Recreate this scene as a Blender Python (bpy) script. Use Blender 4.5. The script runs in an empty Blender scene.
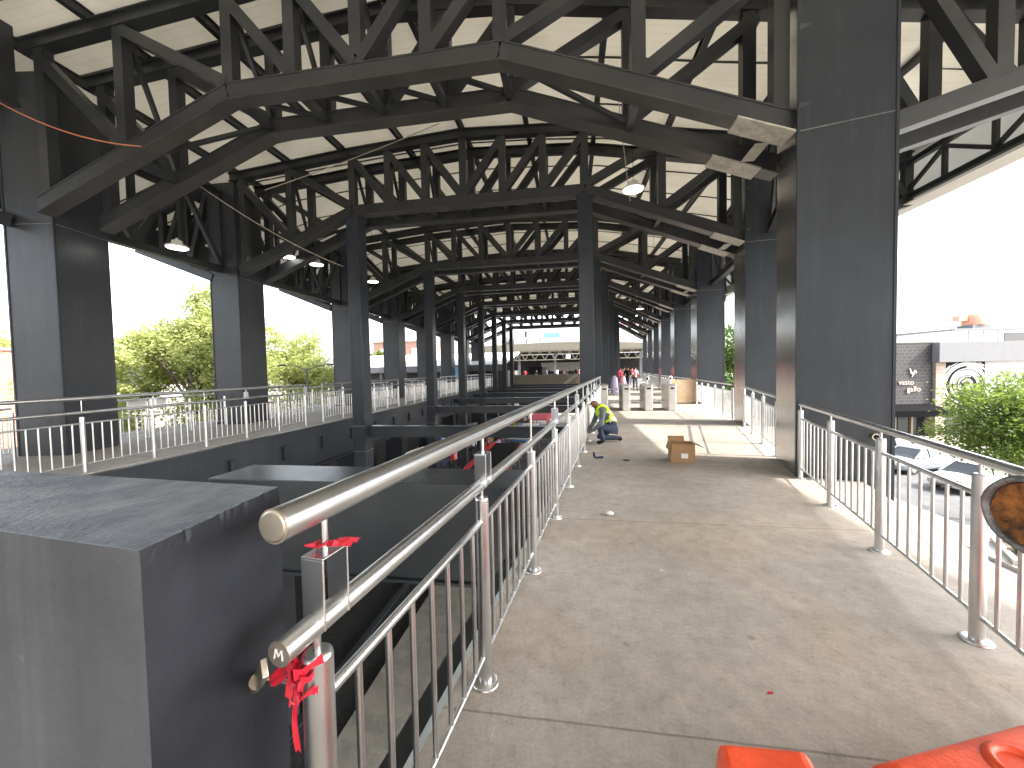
import bpy, bmesh, math, random
from mathutils import Vector, Matrix, Euler
R = math.radians
random.seed(7)
sc = bpy.context.scene
col = sc.collection

# ------------------------------------------------------------------ materials
def new_mat(name):
    m = bpy.data.materials.new(name); m.use_nodes = True
    nt = m.node_tree; nt.nodes.clear()
    out = nt.nodes.new('ShaderNodeOutputMaterial'); b = nt.nodes.new('ShaderNodeBsdfPrincipled')
    nt.links.new(b.outputs[0], out.inputs[0])
    return m, nt, b, out
def N(nt, t, **kw):
    n = nt.nodes.new(t)
    for k, v in kw.items():
        if k.startswith('_'): setattr(n, k[1:], v)
        else: n.inputs[k].default_value = v
    return n
def ramp(nt, fac, stops):
    r = nt.nodes.new('ShaderNodeValToRGB'); e = r.color_ramp.elements
    while len(e) > 1: e.remove(e[-1])
    e[0].position, e[0].color = stops[0][0], (*stops[0][1], 1)
    for p, c in stops[1:]:
        x = e.new(p); x.color = (*c, 1)
    nt.links.new(fac, r.inputs[0]); return r
def coords(nt, world=False):
    if world: return nt.nodes.new('ShaderNodeNewGeometry').outputs['Position']
    return nt.nodes.new('ShaderNodeTexCoord').outputs['Object']
def noise_mat(name, c0, c1, scale=3, rough=.6, metal=0, bump=0, spec=.5, rr=.15, world=True, detail=6, lo=.35, hi=.68, bscale=None, streak=False):
    m, nt, b, out = new_mat(name)
    co = coords(nt, world)
    n = N(nt, 'ShaderNodeTexNoise', Scale=scale, Detail=detail, Roughness=.65); nt.links.new(co, n.inputs['Vector'])
    r = ramp(nt, n.outputs[0], [(lo, c0), (hi, c1)])
    last = r.outputs[0]
    if streak:      # faint vertical dust runs and scuffs
        mp = N(nt, 'ShaderNodeMapping'); mp.inputs['Scale'].default_value = (5, 5, .35); nt.links.new(co, mp.inputs[0])
        ns = N(nt, 'ShaderNodeTexNoise', Scale=1.6, Detail=7, Roughness=.7); nt.links.new(mp.outputs[0], ns.inputs['Vector'])
        rs = ramp(nt, ns.outputs[0], [(.35, (.82, .82, .82)), (.55, (1, 1, 1)), (.75, (1.5, 1.48, 1.42))])
        nd = N(nt, 'ShaderNodeTexNoise', Scale=16, Detail=8, Roughness=.75); nt.links.new(co, nd.inputs['Vector'])
        rd = ramp(nt, nd.outputs[0], [(.62, (1, 1, 1)), (.72, (1.7, 1.66, 1.6))])
        for q in (rs, rd):
            mx = N(nt, 'ShaderNodeMix', _data_type='RGBA', _blend_type='MULTIPLY'); mx.inputs[0].default_value = .7
            nt.links.new(last, mx.inputs[6]); nt.links.new(q.outputs[0], mx.inputs[7]); last = mx.outputs[2]
    nt.links.new(last, b.inputs['Base Color'])
    b.inputs['Metallic'].default_value = metal; b.inputs['Specular IOR Level'].default_value = spec
    mr = N(nt, 'ShaderNodeMapRange'); mr.inputs['To Min'].default_value = max(.02, rough-rr); mr.inputs['To Max'].default_value = min(1, rough+rr)
    n2 = N(nt, 'ShaderNodeTexNoise', Scale=scale*2.3, Detail=4); nt.links.new(co, n2.inputs['Vector'])
    nt.links.new(n2.outputs[0], mr.inputs[0]); nt.links.new(mr.outputs[0], b.inputs['Roughness'])
    if bump:
        n3 = N(nt, 'ShaderNodeTexNoise', Scale=bscale or scale*6, Detail=5); nt.links.new(co, n3.inputs['Vector'])
        bp = N(nt, 'ShaderNodeBump', Strength=bump, Distance=.02); nt.links.new(n3.outputs[0], bp.inputs['Height'])
        nt.links.new(bp.outputs[0], b.inputs['Normal'])
    return m
def plain(name, c, rough=.6, metal=0, spec=.5, var=.12):
    return noise_mat(name, tuple(x*(1-var) for x in c), tuple(min(1, x*(1+var)) for x in c), 2.5, rough, metal, 0, spec, .06)

M = {}
M['steel'] = noise_mat('steel_paint', (.029, .034, .042), (.040, .046, .055), .7, .29, 0, .02, .28, .03, streak=True)
M['steel_lit'] = noise_mat('steel_paint_lit', (.033, .037, .044), (.048, .052, .060), .9, .34, 0, .02, .4, .04, streak=True)  # same column paint, paler to put the left row's stronger light in
M['side_plate'] = noise_mat('brushed_side_plate', (.30, .30, .30), (.44, .44, .435), .9, .24, .9, .02, .5, .06)
M['bearing'] = noise_mat('bare_bearing_plate', (.26, .245, .21), (.46, .44, .38), 7, .4, 0, .1)
M['truss'] = noise_mat('truss_paint', (.027, .029, .031), (.043, .045, .047), 1.2, .38, 0, .02, .42, .06, bscale=50)
M['truss_edge'] = noise_mat('truss_edge_highlight', (.05, .049, .046), (.075, .073, .068), 2, .36)  # lighter tone stands for the highlight along the lower chord edges
M['steel_lo'] = noise_mat('beam_paint', (.021, .026, .030), (.032, .037, .042), 1.2, .32, 0, .02, .5, .04, bscale=50)
M['ledge'] = noise_mat('ledge_paint', (.62, .72, .78), (.76, .83, .87), 6, .5)
M['weld'] = noise_mat('weld_paint', (.10, .10, .10), (.22, .21, .19), 9, .5)
def stainless():
    m, nt, b, out = new_mat('stainless_steel')
    co = coords(nt, True)
    n = N(nt, 'ShaderNodeTexNoise', Scale=5, Detail=4); nt.links.new(co, n.inputs['Vector'])
    r = ramp(nt, n.outputs[0], [(.3, (.62, .625, .63)), (.7, (.74, .745, .75))]); nt.links.new(r.outputs[0], b.inputs['Base Color'])
    mr = N(nt, 'ShaderNodeMapRange'); mr.inputs['To Min'].default_value = .24; mr.inputs['To Max'].default_value = .36
    nt.links.new(n.outputs[0], mr.inputs[0]); nt.links.new(mr.outputs[0], b.inputs['Roughness'])
    b.inputs['Metallic'].default_value = 1
    return m
M['inox'] = stainless()
M['inox_grey'] = noise_mat('grey_steel_panel', (.50, .48, .45), (.62, .60, .57), 2.5, .42, .7, 0)
M['inox_dull'] = noise_mat('stained_steel', (.46, .39, .30), (.66, .61, .53), 3.5, .38, 1, 0)
def concrete(name, a, b_, joints=True):
    m, nt, b, out = new_mat(name)
    co = coords(nt, True)
    n1 = N(nt, 'ShaderNodeTexNoise', Scale=.55, Detail=8, Roughness=.7); nt.links.new(co, n1.inputs['Vector'])
    r1 = ramp(nt, n1.outputs[0], [(.3, a), (.52, tuple((x+y)/2 for x, y in zip(a, b_))), (.72, b_)])
    n2 = N(nt, 'ShaderNodeTexNoise', Scale=14, Detail=8, Roughness=.75); nt.links.new(co, n2.inputs['Vector'])
    r2 = ramp(nt, n2.outputs[0], [(.25, (.74, .73, .71)), (.45, (1, 1, 1)), (.66, (1.0, 1.0, 1.0)), (.76, (1.5, 1.48, 1.43))])
    mx = N(nt, 'ShaderNodeMix', _data_type='RGBA', _blend_type='MULTIPLY'); mx.inputs[0].default_value = .85
    nt.links.new(r1.outputs[0], mx.inputs[6]); nt.links.new(r2.outputs[0], mx.inputs[7])
    # streaks of trowelling / dust
    mp = N(nt, 'ShaderNodeMapping'); mp.inputs['Scale'].default_value = (1.0, .7, 1); mp.inputs['Rotation'].default_value = (0, 0, .25); nt.links.new(co, mp.inputs[0])
    n4 = N(nt, 'ShaderNodeTexNoise', Scale=3.1, Detail=9, Roughness=.75); nt.links.new(mp.outputs[0], n4.inputs['Vector'])
    r4 = ramp(nt, n4.outputs[0], [(.3, (.90, .89, .88)), (.52, (1, 1, 1)), (.72, (1.12, 1.12, 1.12))])
    mx1 = N(nt, 'ShaderNodeMix', _data_type='RGBA', _blend_type='MULTIPLY'); mx1.inputs[0].default_value = .8
    nt.links.new(mx.outputs[2], mx1.inputs[6]); nt.links.new(r4.outputs[0], mx1.inputs[7])
    # dark spots
    v = N(nt, 'ShaderNodeTexVoronoi', Scale=2.6); nt.links.new(co, v.inputs['Vector'])
    r3 = ramp(nt, v.outputs['Distance'], [(.0, (.35, .33, .31)), (.045, (.6, .58, .56)), (.075, (1, 1, 1))])
    mx2 = N(nt, 'ShaderNodeMix', _data_type='RGBA', _blend_type='MULTIPLY'); mx2.inputs[0].default_value = .6
    nt.links.new(mx1.outputs[2], mx2.inputs[6]); nt.links.new(r3.outputs[0], mx2.inputs[7])
    last = mx2
    for rz, sc_, lo_, amp in ((.5, (18, 1.1, 1), .69, 1.35), (-.9, (22, 1.4, 1), .71, 1.4), (1.4, (9, .8, 1), .68, .80)):
        mp2 = N(nt, 'ShaderNodeMapping'); mp2.inputs['Scale'].default_value = sc_; mp2.inputs['Rotation'].default_value = (0, 0, rz); nt.links.new(co, mp2.inputs[0])
        n6 = N(nt, 'ShaderNodeTexNoise', Scale=1.7, Detail=6, Roughness=.62); nt.links.new(mp2.outputs[0], n6.inputs['Vector'])
        r6 = ramp(nt, n6.outputs[0], [(lo_-.02, (1, 1, 1)), (lo_+.03, (amp, amp*.99, amp*.97))])
        m6 = N(nt, 'ShaderNodeMix', _data_type='RGBA', _blend_type='MULTIPLY'); m6.inputs[0].default_value = .75
        nt.links.new(last.outputs[2], m6.inputs[6]); nt.links.new(r6.outputs[0], m6.inputs[7]); last = m6
    for sc_, lo_, hi_, f_ in ((55, .80, 1.2, .55), (7, .86, 1.13, .75)):
        n8 = N(nt, 'ShaderNodeTexNoise', Scale=sc_, Detail=6, Roughness=.7); nt.links.new(co, n8.inputs['Vector'])
        r8 = ramp(nt, n8.outputs[0], [(.36, (lo_, lo_, lo_*.99)), (.64, (hi_, hi_, hi_))])
        m8 = N(nt, 'ShaderNodeMix', _data_type='RGBA', _blend_type='MULTIPLY'); m8.inputs[0].default_value = f_
        nt.links.new(last.outputs[2], m8.inputs[6]); nt.links.new(r8.outputs[0], m8.inputs[7]); last = m8
    n7 = N(nt, 'ShaderNodeTexNoise', Scale=.8, Detail=4); mp3 = N(nt, 'ShaderNodeMapping'); mp3.inputs['Location'].default_value = (7, 3, 1); nt.links.new(co, mp3.inputs[0]); nt.links.new(mp3.outputs[0], n7.inputs['Vector'])
    r7 = ramp(nt, n7.outputs[0], [(.35, (1.05, .98, .9)), (.5, (1, 1, 1)), (.68, (.98, 1.0, 1.02))])
    m7 = N(nt, 'ShaderNodeMix', _data_type='RGBA', _blend_type='MULTIPLY'); m7.inputs[0].default_value = .8
    nt.links.new(last.outputs[2], m7.inputs[6]); nt.links.new(r7.outputs[0], m7.inputs[7]); last = m7
    if joints:
        sep = N(nt, 'ShaderNodeSeparateXYZ'); nt.links.new(co, sep.inputs[0])
        wob = N(nt, 'ShaderNodeTexNoise', Scale=3, Detail=3); nt.links.new(co, wob.inputs['Vector'])
        a1 = N(nt, 'ShaderNodeMath', _operation='MULTIPLY_ADD'); a1.inputs[1].default_value = .02; nt.links.new(wob.outputs[0], a1.inputs[0]); nt.links.new(sep.outputs[1], a1.inputs[2])
        a2 = N(nt, 'ShaderNodeMath', _operation='ADD'); a2.inputs[1].default_value = .69; nt.links.new(a1.outputs[0], a2.inputs[0])
        pp = N(nt, 'ShaderNodeMath', _operation='PINGPONG'); pp.inputs[1].default_value = 1.2; nt.links.new(a2.outputs[0], pp.inputs[0])
        r5 = ramp(nt, pp.outputs[0], [(.0, (.28, .27, .26)), (.004, (.4, .38, .36)), (.008, (1, 1, 1))])
        mx3 = N(nt, 'ShaderNodeMix', _data_type='RGBA', _blend_type='MULTIPLY'); mx3.inputs[0].default_value = .6
        nt.links.new(last.outputs[2], mx3.inputs[6]); nt.links.new(r5.outputs[0], mx3.inputs[7]); last = mx3
    nt.links.new(last.outputs[2], b.inputs['Base Color'])
    b.inputs['Roughness'].default_value = .72; b.inputs['Specular IOR Level'].default_value = .35
    bp = N(nt, 'ShaderNodeBump', Strength=.25, Distance=.01); nt.links.new(n2.outputs[0], bp.inputs['Height']); nt.links.new(bp.outputs[0], b.inputs['Normal'])
    return m
M['floor'] = concrete('walkway_concrete', (.232, .212, .19), (.375, .347, .314))
M['conc'] = concrete('pale_concrete', (.35, .33, .3), (.5, .48, .44), False)
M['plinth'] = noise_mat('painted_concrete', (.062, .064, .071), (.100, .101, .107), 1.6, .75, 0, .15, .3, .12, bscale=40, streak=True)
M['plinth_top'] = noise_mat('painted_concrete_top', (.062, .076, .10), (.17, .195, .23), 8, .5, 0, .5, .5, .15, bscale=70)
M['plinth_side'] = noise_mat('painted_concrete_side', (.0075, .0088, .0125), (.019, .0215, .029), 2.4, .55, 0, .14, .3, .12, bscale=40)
M['ballast'] = noise_mat('black_ballast', (.006, .006, .006), (.03, .03, .03), 14, .85, 0, .8)
M['kerb'] = noise_mat('dusty_kerb', (.12, .115, .1), (.2, .19, .165), 3, .85, 0, .4)
M['asphalt'] = noise_mat('asphalt', (.075, .075, .078), (.12, .12, .122), 1.5, .85, 0, .3, bscale=40)
M['ground'] = noise_mat('dusty_ground', (.22, .2, .17), (.34, .31, .27), .25, .9)
M['lower'] = noise_mat('lower_floor_concrete', (.05, .05, .05), (.12, .115, .105), .7, .8)
M['pave'] = noise_mat('pavement_concrete', (.42, .4, .37), (.55, .53, .5), 1.2, .85)
def roofmat():
    m, nt, b, out = new_mat('cream_roof_sheet')
    co = coords(nt, True); sep = N(nt, 'ShaderNodeSeparateXYZ'); nt.links.new(co, sep.inputs[0])
    n = N(nt, 'ShaderNodeTexNoise', Scale=.8, Detail=6); nt.links.new(co, n.inputs['Vector'])
    r = ramp(nt, n.outputs[0], [(.25, (.62, .60, .55)), (.5, (.80, .79, .75)), (.75, (.85, .84, .80))])
    w = N(nt, 'ShaderNodeMath', _operation='PINGPONG'); w.inputs[1].default_value = .1; nt.links.new(sep.outputs[1], w.inputs[0])
    r2 = ramp(nt, w.outputs[0], [(0, (.82, .81, .8)), (.02, (1, 1, 1))])
    mx = N(nt, 'ShaderNodeMix', _data_type='RGBA', _blend_type='MULTIPLY'); mx.inputs[0].default_value = .6
    nt.links.new(r.outputs[0], mx.inputs[6]); nt.links.new(r2.outputs[0], mx.inputs[7])
    nt.links.new(mx.outputs[2], b.inputs['Base Color']); b.inputs['Roughness'].default_value = .45
    tr = nt.nodes.new('ShaderNodeBsdfTranslucent'); tr.inputs[0].default_value = (.85, .81, .71, 1)
    ms = nt.nodes.new('ShaderNodeMixShader'); ms.inputs[0].default_value = TRANSLUCENT
    nt.links.new(b.outputs[0], ms.inputs[1]); nt.links.new(tr.outputs[0], ms.inputs[2]); nt.links.new(ms.outputs[0], out.inputs[0])
    return m
TRANSLUCENT = .19
M['roof'] = roofmat()
def translucent_sheet(name, c, tc, f):
    m, nt, b, out = new_mat(name); n = N(nt, 'ShaderNodeTexNoise', Scale=1.5, Detail=5); nt.links.new(coords(nt, True), n.inputs['Vector'])
    r = ramp(nt, n.outputs[0], [(.3, tuple(x*.88 for x in c)), (.7, c)]); nt.links.new(r.outputs[0], b.inputs['Base Color']); b.inputs['Roughness'].default_value = .5
    tr = nt.nodes.new('ShaderNodeBsdfTranslucent'); tr.inputs[0].default_value = (*tc, 1)
    ms = nt.nodes.new('ShaderNodeMixShader'); ms.inputs[0].default_value = f
    nt.links.new(b.outputs[0], ms.inputs[1]); nt.links.new(tr.outputs[0], ms.inputs[2]); nt.links.new(ms.outputs[0], out.inputs[0]); return m
M['fascia'] = translucent_sheet('cream_fascia', (.74, .71, .64), (.62, .64, .64), .25)
def leafmat(name, c0, c1, tc):
    m, nt, b, out = new_mat(name)
    n = N(nt, 'ShaderNodeTexNoise', Scale=1.3, Detail=3); nt.links.new(coords(nt, True), n.inputs['Vector'])
    r = ramp(nt, n.outputs[0], [(.35, c0), (.65, c1)]); nt.links.new(r.outputs[0], b.inputs['Base Color'])
    b.inputs['Roughness'].default_value = .55
    tr = nt.nodes.new('ShaderNodeBsdfTranslucent'); tr.inputs[0].default_value = (*tc, 1)
    ms = nt.nodes.new('ShaderNodeMixShader'); ms.inputs[0].default_value = .4
    nt.links.new(b.outputs[0], ms.inputs[1]); nt.links.new(tr.outputs[0], ms.inputs[2]); nt.links.new(ms.outputs[0], out.inputs[0])
    return m
M['leaf'] = leafmat('green_leaf', (.05, .095, .02), (.125, .165, .04), (.24, .33, .05))
M['leaf_pale'] = leafmat('overexposed_leaf', (.20, .24, .075), (.34, .37, .13), (.52, .56, .18))  # leaf colour raised to hold the overexposed, hazy light on the left trees
M['leaf_dark'] = leafmat('dark_leaf', (.03, .07, .015), (.08, .13, .03), (.12, .22, .03))
M['bark'] = noise_mat('bark', (.06, .045, .03), (.14, .11, .08), 8, .9, 0, .5)
def emis(name, c, s):
    m, nt, b, out = new_mat(name)
    b.inputs['Emission Color'].default_value = (*c, 1); b.inputs['Emission Strength'].default_value = s
    b.inputs['Base Color'].default_value = (.8, .8, .8, 1); return m
M['lamp'] = emis('lamp_glow', (1, .98, .93), 14)
def brick(name, c0, c1, mo, sx=.25, sy=.08, msize=.01):
    m, nt, b, out = new_mat(name)
    co = coords(nt)
    sep = N(nt, 'ShaderNodeSeparateXYZ'); nt.links.new(co, sep.inputs[0])
    ad = N(nt, 'ShaderNodeMath', _operation='ADD'); nt.links.new(sep.outputs[0], ad.inputs[0]); nt.links.new(sep.outputs[1], ad.inputs[1])
    cb = N(nt, 'ShaderNodeCombineXYZ'); nt.links.new(ad.outputs[0], cb.inputs[0]); nt.links.new(sep.outputs[2], cb.inputs[1])
    t = nt.nodes.new('ShaderNodeTexBrick'); nt.links.new(cb.outputs[0], t.inputs['Vector'])
    t.inputs['Color1'].default_value = (*c0, 1); t.inputs['Color2'].default_value = (*c1, 1); t.inputs['Mortar'].default_value = (*mo, 1)
    t.inputs['Scale'].default_value = 1; t.inputs['Brick Width'].default_value = sx; t.inputs['Row Height'].default_value = sy; t.inputs['Mortar Size'].default_value = msize
    nt.links.new(t.outputs[0], b.inputs['Base Color']); b.inputs['Roughness'].default_value = .7
    return m
M['tile'] = brick('black_tile', (.016, .015, .016), (.028, .026, .027), (.06, .057, .058), .45, .3, .02)
M['brick'] = brick('red_brick', (.32, .13, .09), (.4, .18, .12), (.42, .36, .3), .5, .16, .02)
M['stone'] = brick('stone_pier', (.28, .22, .17), (.38, .31, .25), (.2, .17, .14), .6, .35, .02)
M['white'] = plain('white_paint', (.72, .71, .69), .5)
M['grey'] = plain('grey_render', (.15, .152, .158), .8, var=.05)
M['dgrey'] = plain('dark_grey', (.05, .05, .052), .6)
M['black'] = plain('black_paint', (.008, .008, .009), .75, spec=.2)
M['cream'] = plain('cream_paint', (.52, .47, .36), .6)
M['glass'] = plain('dark_glass', (.02, .024, .028), .08)
M['carglass'] = plain('car_glass', (.035, .04, .043), .08, spec=.5)
M['rubber'] = plain('rubber', (.015, .015, .015), .8)
M['red'] = plain('red_cloth', (.55, .03, .05), .6)
M['tape'] = plain('red_tape', (.48, .012, .03), .4)
M['orange'] = noise_mat('orange_plastic', (.60, .05, .015), (.78, .095, .03), 7, .42, 0, .12, detail=9, lo=.3, hi=.6, bscale=60, streak=True)
M['blue'] = plain('blue_cloth', (.05, .13, .38), .6)
M['navy'] = plain('navy_cloth', (.02, .03, .07), .85)
M['lilac'] = plain('lilac_cloth', (.52, .43, .62), .8)
M['floor_dust'] = plain('pale_dust', (.5, .47, .43), .9)
M['pink'] = plain('pink_cloth', (.62, .3, .34), .8)
M['yellow'] = plain('yellow_plastic', (.7, .5, .08), .6)
M['tan'] = plain('tan_cloth', (.45, .36, .25), .8)
M['skin'] = plain('brown_skin', (.20, .095, .055), .5)
M['greyshirt'] = noise_mat('grey_shirt', (.09, .105, .125), (.16, .18, .205), 12, .9, 0, .3)
M['denim'] = noise_mat('denim', (.018, .026, .05), (.045, .06, .1), 14, .9, 0, .3)
M['hivis'] = noise_mat('hi_vis_yellow', (.55, .75, .02), (.68, .9, .05), 9, .7)
M['reflect'] = plain('reflective_tape', (.5, .52, .5), .3)
M['card'] = noise_mat('cardboard', (.30, .17, .08), (.37, .22, .11), 6, .8)
M['ply'] = noise_mat('plywood', (.5, .36, .22), (.62, .47, .31), 3, .7)
M['rust'] = noise_mat('rust', (.025, .012, .007), (.46, .17, .03), 14, .85, 0, .6, detail=8, lo=.4, hi=.68)
M['pipe'] = noise_mat('galvanised_pipe', (.09, .09, .09), (.30, .29, .28), 22, .5, .6, .3, detail=8)
M['silver'] = plain('silver_car_paint', (.42, .46, .5), .25, .6)
M['carwhite'] = plain('white_car_paint', (.72, .73, .74), .22)
M['carblack'] = plain('dark_car_paint', (.02, .022, .026), .2)
M['headlight'] = plain('headlight_glass', (.7, .7, .7), .1)
M['cable'] = plain('cable', (.42, .36, .28), .6)
M['cable_o'] = plain('orange_cable', (.5, .17, .08), .6)
M['cream_dim'] = plain('shaded_cream_paint', (.19, .172, .13), .85)  # cream darkened to hold the shade of faces turned from the sun
M['awning'] = plain('awning_cloth', (.006, .006, .007), .95, spec=.05)
M['terra'] = plain('hazed_orange', (.62, .3, .2), .7)  # paled orange: haze and overexposure put into the tank colour
M['haze'] = plain('hazy_wall', (.72, .60, .62), .9)
M['paleblue'] = plain('pale_blue_cladding', (.50, .58, .62), .6)
M['skyad'] = plain('billboard_blue', (.16, .38, .62), .6)

# ------------------------------------------------------------------ mesh builder
class MB:
    def __init__(s): s.v = []; s.f = []; s.m = []; s.sm = []
    def add(s, vs, fs, mi=0, smooth=False):
        o = len(s.v); s.v += [tuple(v) for v in vs]
        for f in fs: s.f.append(tuple(i+o for i in f)); s.m.append(mi); s.sm.append(smooth)
        return s
    def hexa(s, p, mi=0):   # 8 points bottom 4 ccw, top 4
        return s.add(p, [(3, 2, 1, 0), (4, 5, 6, 7), (0, 1, 5, 4), (1, 2, 6, 5), (2, 3, 7, 6), (3, 0, 4, 7)], mi)
    def box(s, x0, x1, y0, y1, z0, z1, mi=0):
        return s.hexa([(x0, y0, z0), (x1, y0, z0), (x1, y1, z0), (x0, y1, z0), (x0, y0, z1), (x1, y0, z1), (x1, y1, z1), (x0, y1, z1)], mi)
    def frame(s, a, b, up):
        a = Vector(a); b = Vector(b); d = (b-a).normalized(); up = Vector(up)
        if abs(d.dot(up)) > .99: up = Vector((0, 1, 0)) if abs(d.y) < .9 else Vector((1, 0, 0))
        r = d.cross(up).normalized(); u = r.cross(d).normalized(); return a, b, r, u
    def beam(s, a, b, w, h, up=(0, 0, 1), mi=0):
        a, b, r, u = s.frame(a, b, up); r = r*w/2; u = u*h/2
        return s.hexa([a-r-u, a+r-u, b+r-u, b-r-u, a-r+u, a+r+u, b+r+u, b-r+u], mi)
    def prism(s, a, b, prof, up=(0, 0, 1), mi=0):
        a, b, r, u = s.frame(a, b, up); n = len(prof)
        vs = [a+r*x+u*y for x, y in prof]+[b+r*x+u*y for x, y in prof]
        fs = [(i, (i+1) % n, n+(i+1) % n, n+i) for i in range(n)]+[tuple(range(n-1, -1, -1)), tuple(range(n, 2*n))]
        return s.add(vs, fs, mi)
    def ibeam(s, a, b, w, h, tf=.03, tw=.16, up=(0, 0, 1), mi=0):
        x, y, t = w/2, h/2, tw/2
        return s.prism(a, b, [(-x, -y), (x, -y), (x, -y+tf), (t, -y+tf), (t, y-tf), (x, y-tf), (x, y), (-x, y), (-x, y-tf), (-t, y-tf), (-t, -y+tf), (-x, -y+tf)], up, mi)
    def tube(s, pts, r, n=10, mi=0, cap=True):
        pts = [Vector(p) for p in pts]; rs = r if isinstance(r, (list, tuple)) else [r]*len(pts)
        d0 = (pts[1]-pts[0]).normalized(); up = Vector((0, 0, 1)) if abs(d0.z) < .9 else Vector((1, 0, 0))
        rings = []
        for i, p in enumerate(pts):
            d = (pts[min(i+1, len(pts)-1)]-pts[max(i-1, 0)]).normalized()
            a = d.cross(up).normalized(); b = a.cross(d)
            rings.append([p+(a*math.cos(2*math.pi*k/n)+b*math.sin(2*math.pi*k/n))*rs[i] for k in range(n)])
        vs = [v for g in rings for v in g]
        fs = [(i*n+k, i*n+(k+1) % n, (i+1)*n+(k+1) % n, (i+1)*n+k) for i in range(len(pts)-1) for k in range(n)]
        s.add(vs, fs, mi, True)
        if cap:
            o = len(vs)-n
            s.add(rings[0], [tuple(range(n-1, -1, -1))], mi); s.add(rings[-1], [tuple(range(n))], mi)
        return s
    def lathe(s, prof, c=(0, 0, 0), n=16, mi=0):
        c = Vector(c); vs = []
        for r, z in prof: vs += [c+Vector((r*math.cos(2*math.pi*k/n), r*math.sin(2*math.pi*k/n), z)) for k in range(n)]
        fs = [(i*n+k, i*n+(k+1) % n, (i+1)*n+(k+1) % n, (i+1)*n+k) for i in range(len(prof)-1) for k in range(n)]
        s.add(vs, fs, mi, True); s.add(vs[:n], [tuple(range(n-1, -1, -1))], mi); s.add(vs[-n:], [tuple(range(n))], mi); return s
    def ball(s, c, r, n=10, mi=0, sx=1, sy=1, sz=1):
        c = Vector(c); vs = []; m = n//2
        for i in range(m+1):
            t = math.pi*i/m
            for k in range(n): vs.append(c+Vector((r*sx*math.sin(t)*math.cos(2*math.pi*k/n), r*sy*math.sin(t)*math.sin(2*math.pi*k/n), r*sz*math.cos(t))))
        fs = [(i*n+k, (i+1)*n+k, (i+1)*n+(k+1) % n, i*n+(k+1) % n) for i in range(m) for k in range(n)]
        return s.add(vs, fs, mi, True)
    def build(s, name, mats, parent=None, bevel=0, seg=2):
        me = bpy.data.meshes.new(name); me.from_pydata(s.v, [], s.f)
        if not isinstance(mats, (list, tuple)): mats = [mats]
        for m in mats: me.materials.append(m)
        me.polygons.foreach_set('material_index', s.m); me.polygons.foreach_set('use_smooth', s.sm); me.update()
        o = bpy.data.objects.new(name, me); col.objects.link(o)
        if parent is not None: o.parent = parent
        if bevel:
            b = o.modifiers.new('bevel', 'BEVEL'); b.width = bevel; b.segments = seg; b.limit_method = 'ANGLE'; b.angle_limit = R(40); b.harden_normals = False
        return o
def tag(o, label=None, cat=None, group=None, kind=None):
    if label: o['label'] = label
    if cat: o['category'] = cat
    if group: o['group'] = group
    if kind: o['kind'] = kind
    return o
def empty(name, loc=(0, 0, 0), rz=0, label=None, cat=None, group=None):
    o = bpy.data.objects.new(name, None); col.objects.link(o); o.location = loc; o.rotation_euler = (0, 0, rz); o.empty_display_size = .2
    return tag(o, label, cat, group)
def struct(o): o['kind'] = 'structure'; return o
def copy_tree(o, parent=None):
    c = o.copy(); col.objects.link(c)
    if parent is not None: c.parent = parent
    for ch in list(o.children): copy_tree(ch, c)
    return c
def lerp(a, b, t): return a+(b-a)*t
ORD = ['first', 'second', 'third', 'fourth', 'fifth', 'sixth', 'seventh', 'eighth', 'ninth', 'tenth']

# ------------------------------------------------------------------ camera
W_, H_ = 1024, 768
F, yaw, pitch, roll = 384.0, R(8.90), R(2.02), R(-1.165)
fw = Vector((-math.sin(yaw)*math.cos(pitch), math.cos(yaw)*math.cos(pitch), -math.sin(pitch)))
rt = Vector((math.cos(yaw), math.sin(yaw), 0)); up = rt.cross(fw)
Rr = rt*math.cos(roll)+up*math.sin(roll); Uu = up*math.cos(roll)-rt*math.sin(roll)
cam = bpy.data.cameras.new('camera'); co_ = bpy.data.objects.new('camera', cam); col.objects.link(co_)
cam.sensor_width = 36; cam.lens = 36*F/W_; cam.clip_start = .05; cam.clip_end = 2000
co_.matrix_world = Matrix(((Rr.x, Uu.x, -fw.x, 0), (Rr.y, Uu.y, -fw.y, 0), (Rr.z, Uu.z, -fw.z, 1.6), (0, 0, 0, 1)))
sc.camera = co_

# ------------------------------------------------------------------ light
SKY = 1.0
SUN_EL, SUN_AZ = R(38), R(97)            # azimuth clockwise from +Y
w = bpy.data.worlds.new('World'); sc.world = w; w.use_nodes = True
nt = w.node_tree; bg = nt.nodes['Background']
sky = nt.nodes.new('ShaderNodeTexSky'); sky.sky_type = 'NISHITA'; sky.sun_disc = False
sky.sun_elevation = SUN_EL; sky.sun_rotation = SUN_AZ; sky.dust_density = 4.0; sky.air_density = 1.0; sky.ozone_density = 1.0
hs = nt.nodes.new('ShaderNodeHueSaturation'); hs.inputs['Saturation'].default_value = .4
nt.links.new(sky.outputs[0], hs.inputs['Color']); nt.links.new(hs.outputs[0], bg.inputs[0]); bg.inputs[1].default_value = SKY
sun = bpy.data.lights.new('sun', 'SUN'); so = bpy.data.objects.new('sun', sun); col.objects.link(so)
sun.energy = 12.0; sun.angle = R(.5); sun.color = (1, .955, .88)
sd = Vector((math.sin(SUN_AZ)*math.cos(SUN_EL), math.cos(SUN_AZ)*math.cos(SUN_EL), math.sin(SUN_EL)))
so.rotation_euler = sd.to_track_quat('Z', 'Y').to_euler(); so.location = (60, -10, 60)
sc.view_settings.view_transform = 'Standard'; sc.view_settings.look = 'None'; sc.view_settings.exposure = 0
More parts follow.
